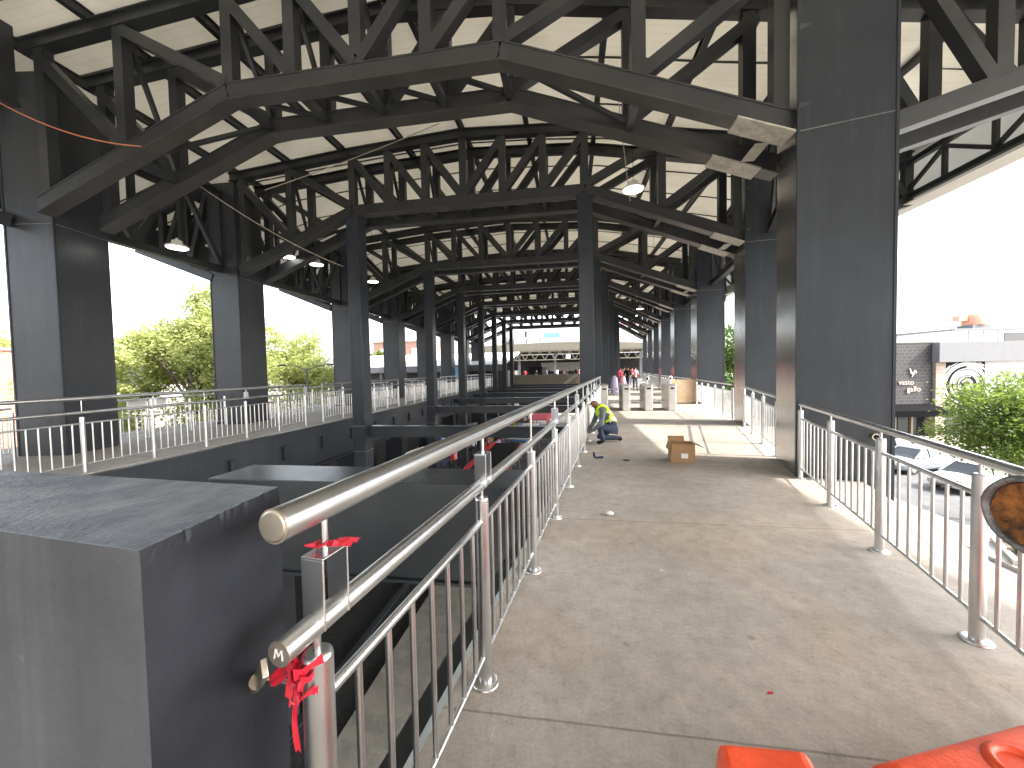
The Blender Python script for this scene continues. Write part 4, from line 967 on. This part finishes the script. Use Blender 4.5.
# planter with low shrubs
t = empty('planter', (14.9, 13.6, GZ), R(-30), 'low kerbed planter with small shrubs at the foot of the street tree', 'planter')
b = MB()
for x0, x1, y0, y1 in ((-1.2, 3.2, -.08, .08), (-1.2, 3.2, 1.9, 2.06)): b.box(x0, x1, y0, y1, 0, .3)
b.box(-1.36, -1.2, -.08, 2.06, 0, .3); b.box(3.2, 3.36, -.08, 2.06, 0, .3); b.build('kerb', M['conc'], t)
b = MB(); b.box(-1.19, 3.19, .085, 1.89, 0, .22); b.build('soil', M['bark'], t)
for k in range(6):
    leaf_crown('shrub', [(rnd.uniform(-.8, 2.9), rnd.uniform(.4, 1.6), .45, .32)], 500, .05, M['leaf_dark'], t, rnd, (0, 0, 0))

# ------------------------------------------------------------------ cars
def car(loc, rz, paint, label, L=4.2, W=1.74, H=1.46, pickup=False):
    t = empty('parked_car', loc, rz, label, 'car', 'parked cars')
    def loft(st, mi_fn, n):
        vs = [v for s_ in st for v in s_]; fs = [(i*n+k, (i+1)*n+k, (i+1)*n+(k+1) % n, i*n+(k+1) % n) for i in range(len(st)-1) for k in range(n)]
        fs += [tuple(range(n)), tuple((len(st)-1)*n+k for k in range(n-1, -1, -1))]; b = MB(); b.add(vs, fs, 0, True); return b
    hw = W/2
    def sec(x, zb, zs, w_):   # lower body section
        w_ *= hw; return [(x, -w_*.86, zb), (x, -w_*.98, zb+.12), (x, -w_, (zb+zs)/2), (x, -w_*.97, zs-.06), (x, -w_*.88, zs), (x, 0, zs+.03), (x, w_*.88, zs), (x, w_*.97, zs-.06), (x, w_, (zb+zs)/2), (x, w_*.98, zb+.12), (x, w_*.86, zb)]
    S = [(-.5, .42, .62, .80), (-.485, .32, .74, .90), (-.44, .24, .86, .97), (-.30, .2, .92, 1), (-.05, .2, .91, 1), (.16, .2, .90, 1), (.25, .2, .88, .99), (.40, .22, .78, .96), (.47, .28, .68, .90), (.5, .4, .58, .78)]
    b = loft([sec(x*L, zb, zs, w_) for x, zb, zs, w_ in S], None, 11); b.build('body', paint, t)
    def gsec(x, z0, z1, w0, w1): return [(x[0], -w0*hw, z0), (x[1], -w1*hw, z1), (x[1], w1*hw, z1), (x[0], w0*hw, z0)]
    G = [((-.46*L, -.40*L), .84, .86), ((-.41*L, -.28*L), .9, 1.30), ((-.2*L, -.18*L), .9, H-.035), ((.02*L, .0), .9, H-.035), ((.17*L, .075*L), .9, H-.1), ((.27*L, .2*L), .86, 1.02)]
    if pickup: G = [((-.12*L, -.11*L), .9, .92), ((-.11*L, -.09*L), .9, H-.05)]+G[3:]
    b = loft([gsec(x, z0, z1, .9, .9-.22*max(0, (z1-.9))/.55) for x, z0, z1 in G], None, 4)
    for i in range(len(b.sm)): b.sm[i] = False
    b.build('windows', M['carglass'], t)
    x0, x1 = (-.10*L, .085*L) if pickup else (-.24*L, .085*L)
    b = MB(); w1 = .70*hw
    b.hexa([(x0, -w1, H-.06), (x1, -w1*.96, H-.10), (x1, w1*.96, H-.10), (x0, w1, H-.06), (x0+.1, -w1*.9, H-.005), (x1-.12, -w1*.9, H-.025), (x1-.12, w1*.9, H-.025), (x0+.1, w1*.9, H-.005)]); b.build('roof', paint, t, .02)
    for sy in (-1, 1):
        for xa, za, xb, zb in ((.27*L, .88, .085*L, H-.06), (.0, .92, -.01*L, H-.05), (-.40*L if not pickup else -.11*L, .9, -.25*L if not pickup else -.09*L, H-.07)):
            b = MB(); b.beam((xa, sy*hw*.905, za), (xb, sy*hw*.715, zb), .05, .07); b.build('pillar', paint, t)
        b = MB(); b.ball((.47*L, sy*hw*.66, .66), .13, 10, sx=.5, sz=.6); b.build('headlight', M['headlight'], t)
        b = MB(); b.ball((-.485*L, sy*hw*.72, .72), .1, 10, sx=.4, sz=.9); b.build('tail_light', M['red'], t)
        b = MB(); b.ball((.17*L, sy*(hw+.07), .95), .09, 8, sx=.6, sz=.7); b.build('mirror', paint, t)
        for x in (-.31*L, .31*L):
            wh = MB(); wh.tube([(x, sy*(hw-.19), .31), (x, sy*(hw+.012), .31)], .31, 18); o = wh.build('wheel', M['rubber'], t)
            b = MB(); b.tube([(x, sy*(hw-.02), .31), (x, sy*(hw+.022), .31)], [.19, .175], 14); b.build('rim', M['silver'], o)
        for z in (.52,): b = MB(); b.beam((.12*L, sy*(hw+.001), z), (-.22*L, sy*(hw+.001), z), .012, .02); b.build('door_trim', M['dgrey'], t)
    b = MB(); b.beam((.497*L, -.35, .40), (.497*L, .35, .40), .02, .1); b.build('grille', M['black'], t)
    return t
car((20.35, 22.95, GZ+.006), R(197), M['carwhite'], 'white car parked closest to the walkway, partly behind the street tree', 3.9, 1.68, 1.45)
car((20.7, 26.9, GZ+.006), R(200), M['silver'], 'silver saloon car parked behind the white car', 4.5)
car((21.2, 30.0, GZ+.006), R(200), M['carblack'], 'dark car parked farthest back by the tiled building', 4.4)
car((25.6, 24.2, GZ+.006), R(196), M['silver'], 'silver hatchback parked right of the white car behind the tree', 3.9)

# ------------------------------------------------------------------ buildings to the right
def place(d, u, z=0):      # along the camera heading only used to lay out a street parallel to it
    return (-math.sin(yaw)*d+math.cos(yaw)*u, math.cos(yaw)*d+math.sin(yaw)*u, z)
t = empty('tiled_restaurant', place(34, 33.2, GZ), yaw, 'black tiled restaurant front with rooster sign and dark awning', 'building')
b = MB(); b.box(-9, 4.05, 0, 8, 2.2, 8.25); b.build('wall', M['tile'], t)
b = MB(); b.box(-9, 4.0, .6, 7.9, 0, 2.2); b.build('shop_front', M['dgrey'], t)
for x in (-2.4, -.9, .6, 2.1, 3.5):
    b = MB(); b.box(x-.5, x+.5, .55, .598, .1, 2.0); b.build('shop_window', M['glass'], t)
    b = MB(); b.box(x+.58, x+.72, .4, .598, 0, 2.2); b.build('door_post', M['stone'], t)
b = MB(); b.hexa([(-9, -1.8, 2.0), (3.9, -1.8, 2.0), (3.9, .0, 2.35), (-9, .0, 2.35), (-9, -1.8, 2.5), (3.9, -1.8, 2.5), (3.9, .0, 2.9), (-9, .0, 2.9)]); b.build('awning', M['awning'], t)
b = MB(); b.box(-9.02, 4.07, -.03, 8, 8.252, 8.36); b.build('coping', M['dgrey'], t)
sg = empty('sign', (0, -.05, 0)); sg.parent = t
def text_mesh(s_, size, loc, parent, mat, name='lettering'):
    cu = bpy.data.curves.new('lettering', 'FONT'); cu.body = s_; cu.size = size; cu.extrude = .03; cu.align_x = 'LEFT'
    o = bpy.data.objects.new('lettering', cu); col.objects.link(o); dg = bpy.context.evaluated_depsgraph_get(); dg.update()
    me = bpy.data.meshes.new_from_object(o.evaluated_get(dg)); bpy.data.objects.remove(o); me.materials.clear(); me.materials.append(mat)
    o = bpy.data.objects.new(name, me); col.objects.link(o); o.parent = parent; o.location = loc; o.rotation_euler = (R(90), 0, 0); return o
M['signc'] = plain('sign_cream', (.5, .42, .38), .5)
text_mesh('vasto', .64, (1.0, 0, 4.63), sg, M['signc']); text_mesh('gallo', .66, (1.75, 0, 4.02), sg, M['signc'])
b = MB(); pr = [(0, 0), (.1, .18), (.02, .42), (-.22, .6), (-.26, .95), (-.42, 1.3), (-.2, 1.25), (-.05, .85), (.12, .7), (.32, .78), (.42, 1.0), (.62, 1.02), (.78, .8), (.74, .5), (.66, .42), (.66, .7), (.52, .82), (.5, .55), (.36, .35), (.2, .2), (.14, 0)]
pr = [(x*.55+2.15, z*.6+5.3) for x, z in pr]
n = len(pr); b.add([(x, -.03, z) for x, z in pr]+[(x, .03, z) for x, z in pr], [tuple(range(n)), tuple(range(2*n-1, n-1, -1))]+[(i, n+i, n+(i+1) % n, (i+1) % n) for i in range(n)]); b.build('rooster', M['signc'], sg)
t2 = empty('mural_building', place(34, 37.3, GZ), yaw, 'grey banded building with a stone pier and black and white swirl mural', 'building')
b = MB(); b.box(0, .85, -.25, .5, 0, 6.55); b.build('pier', M['stone'], t2)
b = MB(); b.box(-.1, 16, -.6, 8, 6.56, 8.3); b.build('fascia_band', M['grey'], t2)
b = MB(); b.box(.86, 4.6, .0, .3, 2.6, 6.55); b.build('mural_panel', M['black'], t2)
b = MB(); b.box(4.65, 16, .3, 8, 0, 6.55); b.build('wall', M['white'], t2)
b = MB(); b.box(.86, 4.6, .3, 8, 0, 6.5); b.build('inner_wall', M['dgrey'], t2)
b = MB(); rnd = random.Random(5)
for i in range(34):
    r = .35+i*.062; a0 = rnd.uniform(.2, 6.2); a1 = a0+rnd.uniform(1.2, 3.6); cx, cz = 3.0, 4.55; m = 14; wd = rnd.uniform(.03, .085)
    pts = [(cx+r*math.cos(lerp(a0, a1, k/m)), cz+r*.92*math.sin(lerp(a0, a1, k/m))) for k in range(m+1)]
    for (xa, za), (xb, zb) in zip(pts, pts[1:]):
        if all(.9 < q < 4.55 for q in (xa, xb)) and all(2.65 < q < 6.5 for q in (za, zb)): b.beam((xa, -.012-.0006*i, za), (xb, -.012-.0006*i, zb), .01, wd, (0, 1, 0)) if False else b.hexa([(xa, -.02-.0008*i, za-wd), (xb, -.02-.0008*i, zb-wd), (xb, -.001, zb-wd), (xa, -.001, za-wd), (xa, -.02-.0008*i, za+wd), (xb, -.02-.0008*i, zb+wd), (xb, -.001, zb+wd), (xa, -.001, za+wd)])
b.build('swirl_painting', M['white'], t2)
t = empty('white_building', place(46, 43, GZ), yaw, 'white rooftop blocks rising behind the tiled restaurant', 'building')
b = MB(); b.box(-2.6, 8, 0, 9, 0, 9.0); b.build('wall', M['white'], t)
b = MB(); b.box(-2.8, 8.2, -.2, 9.2, 9.0, 9.2); b.build('parapet', M['cream'], t)
b = MB(); b.box(.2, 1.1, 2, 3, 9.2, 11.2); b.build('chimney', M['cream'], t)
b = MB(); b.ball((.5, 2.4, 11.7), .5, 12, sx=1, sy=.4); b.build('dish', M['grey'], t)
t = empty('clad_building', place(50, 58, GZ), yaw, 'pale blue metal clad building with a dark opening above the grey band', 'building')
b = MB(); b.box(-.5, 22, 0, 9, 0, 10.6); b.build('wall', M['paleblue'], t)
b = MB(); b.box(-.7, 22.2, -.2, 9.2, 10.6, 10.85); b.build('roof', M['grey'], t)
b = MB(); b.box(6.0, 14, -.05, .0, 8.6, 10.2); b.build('opening', M['dgrey'], t)
for x in (1.4, 3.3, 5.2): b = MB(); b.box(x-.05, x+.05, -.04, .0, 0, 10.5); b.build('seam', M['grey'], t)
t = empty('rooftop_tank', place(56, 67.2, 5.8), yaw, 'orange water tank on a stand on the skyline at right', 'tank')
b = MB(); b.lathe([(1.2, 1.0), (1.25, 1.3), (1.25, 2.3), (1.0, 2.6), (.3, 2.75)], (0, 0, 0), 16); b.build('tank', M['terra'], t)
b = MB(); b.box(-2.6, -1.3, -.4, .4, 1.6, 2.4); b.build('side_box', M['terra'], t)
b = MB(); b.box(-1.3, 1.3, -1, 1, -.2, 1.0); b.build('stand', M['grey'], t)

# ------------------------------------------------------------------ buildings to the left and far end
t = empty('brick_building', (-40, 17.2, GZ), R(40), 'red brick building at the far left edge behind the nearest column', 'building')
b = MB(); b.box(-9, 7, 0, 8, 0, 8.6); b.build('wall', M['brick'], t)
b = MB(); b.box(-9.1, 7.1, -.15, 8.1, 8.6, 8.8); b.build('roof', M['stone'], t)
for x in (-5, -2.4, .2, 2.8, 5.2):
    for z in (2.2, 5.4): b = MB(); b.box(x-.6, x+.6, -.03, .0, z, z+1.5); o = b.build('window', M['white'], t); b = MB(); b.box(x-.5, x+.5, -.05, -.031, z+.1, z+1.4); b.build('pane', M['paleblue'], o)
b = MB(); b.box(-46, -30.4, 15.0, 15.3, GZ, GZ+4.9); b.box(-46, -30.3, 14.9, 15.4, GZ+4.9, GZ+5.2)
tag(b.build('boundary_wall', M['cream']), 'cream boundary wall in front of the red brick building', 'wall')
t = empty('low_building', (-22.5, 42, GZ), R(0), 'long low building with a pale sheet roof behind the left columns', 'building')
b = MB(); b.box(-9, 15, 0, 12, 0, 6.6); b.build('wall', M['dgrey'], t)
b = MB(); b.hexa([(-9.6, -1.2, 7.1), (15.2, -1.2, 7.1), (15.2, 12, 9.0), (-9.6, 12, 9.0), (-9.6, -1.2, 7.3), (15.2, -1.2, 7.3), (15.2, 12, 9.2), (-9.6, 12, 9.2)]); b.build('roof', M['white'], t)
b = MB(); b.box(-9.6, 15.2, -1.26, -1.21, 6.6, 7.28); b.build('fascia', M['grey'], t)
for x in range(-8, 15, 3): b = MB(); b.box(x-.1, x+.1, -1.1, -.9, 0, 7.05); b.build('post', M['grey'], t)
b = MB(); b.box(8.2, 11.4, -1.4, -1.3, 5.9, 7.1); b.build('blue_sign', M['skyad'], t)
t = empty('brick_building', (-26, 66, GZ), R(0), 'distant pale brick building above the low sheet roof', 'building')
b = MB(); b.box(-10, 2, 0, 10, 0, 12.2); b.build('wall', M['brick'], t)
b = MB(); b.box(-10.2, 2.2, -.2, 10.2, 12.2, 12.5); b.build('roof', M['cream'], t)
for x in (-8, -5, -2, .5): b = MB(); b.box(x-.6, x+.6, -.05, 0, 9.2, 11.0); b.build('window', M['white'], t)
# far station building
t = empty('far_station', (0, 58, 0), R(0), 'older station building with cream arched roof edge and lattice beam at the far end', 'building')
b = MB(); xs = [-16, -12, -8, -4, 0, 4, 8, 12, 16, 20]; zz = [5.3, 5.5, 5.62, 5.7, 5.7, 5.6, 5.4, 5.2, 5.0, 4.9]
for (xa, za), (xb, zb) in zip(zip(xs, zz), zip(xs[1:], zz[1:])):
    b.hexa([(xa, 0, 4.5), (xb, 0, 4.5), (xb, 14, 4.5), (xa, 14, 4.5), (xa, 0, za), (xb, 0, zb), (xb, 14, zb), (xa, 14, za)])
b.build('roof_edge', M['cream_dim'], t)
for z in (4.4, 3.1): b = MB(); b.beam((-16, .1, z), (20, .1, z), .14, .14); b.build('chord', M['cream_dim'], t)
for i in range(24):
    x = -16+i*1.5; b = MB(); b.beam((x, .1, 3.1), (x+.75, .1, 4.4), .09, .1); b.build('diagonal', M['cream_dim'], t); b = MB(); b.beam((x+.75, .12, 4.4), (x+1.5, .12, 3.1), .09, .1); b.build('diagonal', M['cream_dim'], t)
for x in (-14, -8, -2.5, 4, 10, 16): b = MB(); b.box(x-.18, x+.18, .5, .9, 0, 4.45); b.build('post', M['grey'], t)
b = MB(); b.box(-16, 20, 13.5, 13.8, -5, 4.4); b.build('back_wall', M['dgrey'], t)
b = MB(); b.box(-5.6, 3.0, 13.42, 13.49, 1.3, 2.9); b.build('bright_opening', M['white'], t)
b = MB(); b.box(-16, 20, 0, 13.5, -.3, 0); b.build('floor_slab', M['conc'], t)
for x, w_, h in ((-10.2, 1.5, 1.9), (-7.0, 2.2, 2.1), (-4.9, .8, 2.0)): b = MB(); b.box(x, x+w_, 5, 6, 0, h); b.build('kiosk', M['black' if w_ > 1 else 'grey'], t, .03)
for i, (x, z) in enumerate(((-.5, 3.4), (5.3, 3.4))):
    t = empty('flood_lamp', (x, 57.8, z), 0, 'bright white lamp under the far station roof, %s the first right slim column' % ('left of' if i == 0 else 'right of'), 'lamp', 'lamps under the far roof')
    b = MB(); b.box(-.32, .32, 0, .2, -.15, .35); b.build('housing', M['grey'], t); b = MB(); b.box(-.28, .28, -.03, -.002, -.11, .31); b.build('lens', M['lamp'], t)
b = MB(); b.box(-9.6, 3.6, 47.2, 47.5, -1.2, 1.02); tag(b.build('parapet_wall', M['cream_dim']), 'low cream parapet wall closing the far end of the well', 'wall')
t = empty('rooftop_billboard', (-6.2, 86, 6.2), 0, 'blue and pale billboard standing above the far station roof', 'billboard')
b = MB(); b.box(0, 3.6, 0, .15, 1.4, 3.6); b.build('panel', M['skyad'], t); b = MB(); b.box(.1, 3.5, -.02, -.001, 1.5, 2.5); b.build('picture', M['paleblue'], t)
for x in (.6, 3.0): b = MB(); b.box(x-.1, x+.1, .16, .35, -11.2, 3.4); b.build('post', M['grey'], t)
t = empty('rooftop_shelter', (-11.2, 62, 5.6), 0, 'small dark shelter and tank on top of the far station roof', 'shelter')
b = MB(); b.box(1.6, 6.6, -.5, .5, 1.0, 1.25); b.build('canopy', M['cream'], t)
for x in (1.9, 4.0, 6.3): b = MB(); b.box(x-.08, x+.08, -.1, .1, -.6, 1.0); b.build('post', M['grey'], t)
b = MB(); b.ball((.6, 0, .7), .75, 12); b.build('tank', M['dgrey'], t); b = MB(); b.box(3.7, 4.1, -.2, .2, 1.26, 2.3); b.build('vent', M['dgrey'], t)
t = empty('tower_block', (7.5, 100, GZ), 0, 'hazy pinkish tower block with pale windows beyond the far station', 'building')
b = MB(); b.box(0, 13, 0, 10, 0, 17.5); b.build('wall', M['haze'], t)
for i in range(5):
    for j in range(4):
        b = MB(); b.box(.8+i*2.4, 2.5+i*2.4, -.06, 0, 7.0+j*2.6, 8.7+j*2.6); b.build('window', M['white'] if (i+j) % 3 else M['paleblue'], t)
b = MB(); b.box(-.2, 13.2, -.2, 10.2, 17.5, 17.9); b.build('roof', M['pink'], t)

# ------------------------------------------------------------------ the market down in the well
def canopy(x0, x1, y0, y1, z, top, edge, label):
    t = empty('market_canopy', ((x0+x1)/2, (y0+y1)/2, GZ), 0, label, 'canopy', 'market canopies in the well'); w_, l_, h = (x1-x0)/2, (y1-y0)/2, z-GZ
    b = MB(); b.hexa([(-w_, -l_, h), (w_, -l_, h), (w_, l_, h), (-w_, l_, h), (-w_*.9, -l_, h+.06), (w_*.9, -l_, h+.06), (w_*.9, l_, h+.06), (-w_*.9, l_, h+.06)]); b.build('sheet', M[top], t)
    b = MB(); b.box(-w_-.02, -w_+.26, -l_-.02, l_+.02, h+.064, h+.085); b.build('border', M[edge], t)
    for sx in (-1, 1):
        b = MB(); b.box(sx*w_-.015, sx*w_+.015, -l_, l_, h-.32, h-.002); b.build('valance', M[edge], t)
        for y in (-l_+.1, 0, l_-.1): b = MB(); b.tube([(sx*(w_-.06), y, 0), (sx*(w_-.06), y, h)], .03, 6); b.build('pole', M['grey'], t)
canopy(-4.5, -2.9, 15.0, 21.0, -2.5, 'black', 'red', 'long black market canopy with a red edge down in the well')
canopy(-3.95, -2.5, 22.5, 29.0, -2.5, 'cream', 'blue', 'long cream market canopy with a blue edge beside the near walkway')
canopy(-3.6, -2.0, 31.0, 38.0, -2.5, 'red', 'red', 'red market canopy farther along the well')
G_ = ['red', 'blue', 'white', 'lilac', 'yellow', 'pink', 'navy', 'orange']
rnd = random.Random(21)
def stall(x, y, rz, label):
    t = empty('market_stall', (x, y, GZ+.01), rz, label, 'stall', 'market stalls in the well')
    b = MB(); b.box(-.9, .9, -.4, .4, .72, .76); b.build('table_top', M['grey'], t)
    for sx in (-1, 1):
        for sy in (-1, 1): b = MB(); b.box(sx*.82-.025, sx*.82+.025, sy*.33-.025, sy*.33+.025, 0, .72); b.build('leg', M['grey'], t)
    b = MB(); b.box(-.95, .95, -.41, -.40, .25, .75); b.build('cloth', M[rnd.choice(G_)], t)
    b = MB(); b.box(-.95, .95, .42, .46, .0, 2.0); b.build('back_panel', M[rnd.choice(['white', 'dgrey', 'blue', 'grey'])], t)
    for i in range(6):
        x0 = -.85+i*.29; b = MB(); b.box(x0, x0+.22, -.25+rnd.uniform(-.1, .1), .2, .762, .80+rnd.uniform(.03, .3)); b.build('goods', M[rnd.choice(G_)], t, .02)
    for i in range(4):
        b = MB(); b.box(-.8+i*.42, -.5+i*.42, .38, .415, 1.1, 1.8); b.build('hanging_cloth', M[rnd.choice(G_)], t)
pl = ['under the far walkway', 'beside the red-edged canopy', 'in the middle of the well', 'near the first cross beam', 'close to the near walkway']
for i, (x, y, rz) in enumerate([(-9.0, 18.5, 90), (-8.9, 21.5, 80), (-8.9, 24.4, 95), (-8.7, 27.0, 75), (-9.2, 29.6, 90), (-6.2, 31.5, 0), (-8.6, 32.5, 60), (-5.0, 34.2, 5), (-7.6, 36.0, 0), (-5.4, 38.5, 0)]):
    stall(x, y, R(rz), '%s market stall along the well, counted from the camera, piled with coloured goods' % ORD[i])
PP = [(-7.6, 23.4, 'red', 'navy'), (-6.9, 24.6, 'black', 'navy'), (-7.9, 25.8, 'red', 'denim'), (-6.2, 26.6, 'orange', 'denim'), (-7.4, 27.8, 'white', 'navy'), (-5.6, 28.4, 'lilac', 'denim'), (-6.6, 29.4, 'pink', 'navy'), (-7.7, 30.6, 'blue', 'navy'), (-5.3, 30.9, 'red', 'denim'), (-6.8, 33.2, 'white', 'denim'), (-5.0, 36.2, 'orange', 'navy'), (-6.6, 35.0, 'red', 'black')]
for i, (x, y, a, c) in enumerate(PP):
    person(x, y, GZ+.012, random.uniform(0, 6), a, c, '%s person along the market in the well, from the camera, in a %s top' % ((ORD+['eleventh', 'twelfth'])[i], a), 'people in the market', random.uniform(1.6, 1.78), .15 if i % 2 else .05, (i % 3)*.4)
b = MB(); b.box(-11.88, -11.84, 8.6, 9.6, .72, 1.02); tag(b.build('sign_board', M['white']), 'blank pale board fixed to the outer railing right of the nearest left column', 'board')

# street lamp and people under the far station roof
t = empty('street_lamp', (-17, 22.6, GZ), R(0), 'grey street lamp with two arms among the pale trees on the left', 'street lamp')
b = MB(); b.tube([(0, 0, 0), (0, 0, 7.0)], [.09, .06], 8); b.build('pole', M['grey'], t)
for sx in (-1, 1):
    b = MB(); b.tube([(0, 0, 6.9), (sx*.6, sx*.2, 7.15), (sx*1.2, sx*.4, 7.25)], [.04, .035, .03], 6); o = b.build('arm', M['grey'], t)
    b = MB(); b.ball((sx*1.4, sx*.47, 7.24), .26, 10, sx=1.2, sy=.6, sz=.3); b.build('lamp_head', M['grey'], o)
FP = [(-11.5, 60.5, 'red', 'navy'), (-10.6, 61, 'tan', 'denim'), (-9.0, 60.2, 'white', 'navy'), (-3.4, 60, 'black', 'navy'), (-2.2, 61, 'tan', 'denim'), (-1.2, 60, 'pink', 'navy'), (.6, 60.6, 'black', 'black'), (2.0, 60, 'red', 'denim'), (7.0, 60, 'pink', 'navy'), (8.2, 60.6, 'red', 'denim'), (9.4, 60, 'white', 'navy'), (6.2, 61, 'black', 'denim')]
for i, (x, y, a, c) in enumerate(FP):
    person(x, y, 0, random.uniform(0, 6), a, c, '%s person from the left under the far station roof, in a %s top' % ((ORD+['eleventh', 'twelfth'])[i], a), 'people under the far roof', random.uniform(1.6, 1.8), .1, (i % 3)*.3)
car((-19.5, 17.0, GZ+.006), R(60), M['carblack'], 'dark car parked under the pale trees left of the second left column', 4.3)
car((-18.5, 21.0, GZ+.006), R(75), M['silver'], 'silver car parked under the pale trees behind the second left column', 4.2)

b = MB(); b.box(-13.75, -13.6, 4, 46, GZ, -1.1); tag(b.build('market_screen', M['dgrey']), 'added dark screen hiding the bright street under the far walkway', 'wall')  # added panel that blocks the bright street behind the stalls
CP = [(-8.6, 49, 'black', 'navy'), (-7.4, 50, 'tan', 'denim'), (-6.0, 49.4, 'red', 'navy'), (-4.6, 50.2, 'black', 'denim'), (-3.2, 49.2, 'greyshirt', 'navy'), (-1.9, 50, 'white', 'navy'), (-.6, 49.2, 'black', 'black'), (.9, 50, 'pink', 'denim'), (2.2, 49.3, 'black', 'navy')]
for i, (x, y, a, c) in enumerate(CP):
    person(x, y, 0, random.uniform(0, 6), a, c, '%s person from left behind the cream parapet past the well, in %s top' % (ORD[i], {'greyshirt': 'grey'}.get(a, a)), 'people behind the far parapet', random.uniform(1.6, 1.8), .1, (i % 3)*.3)
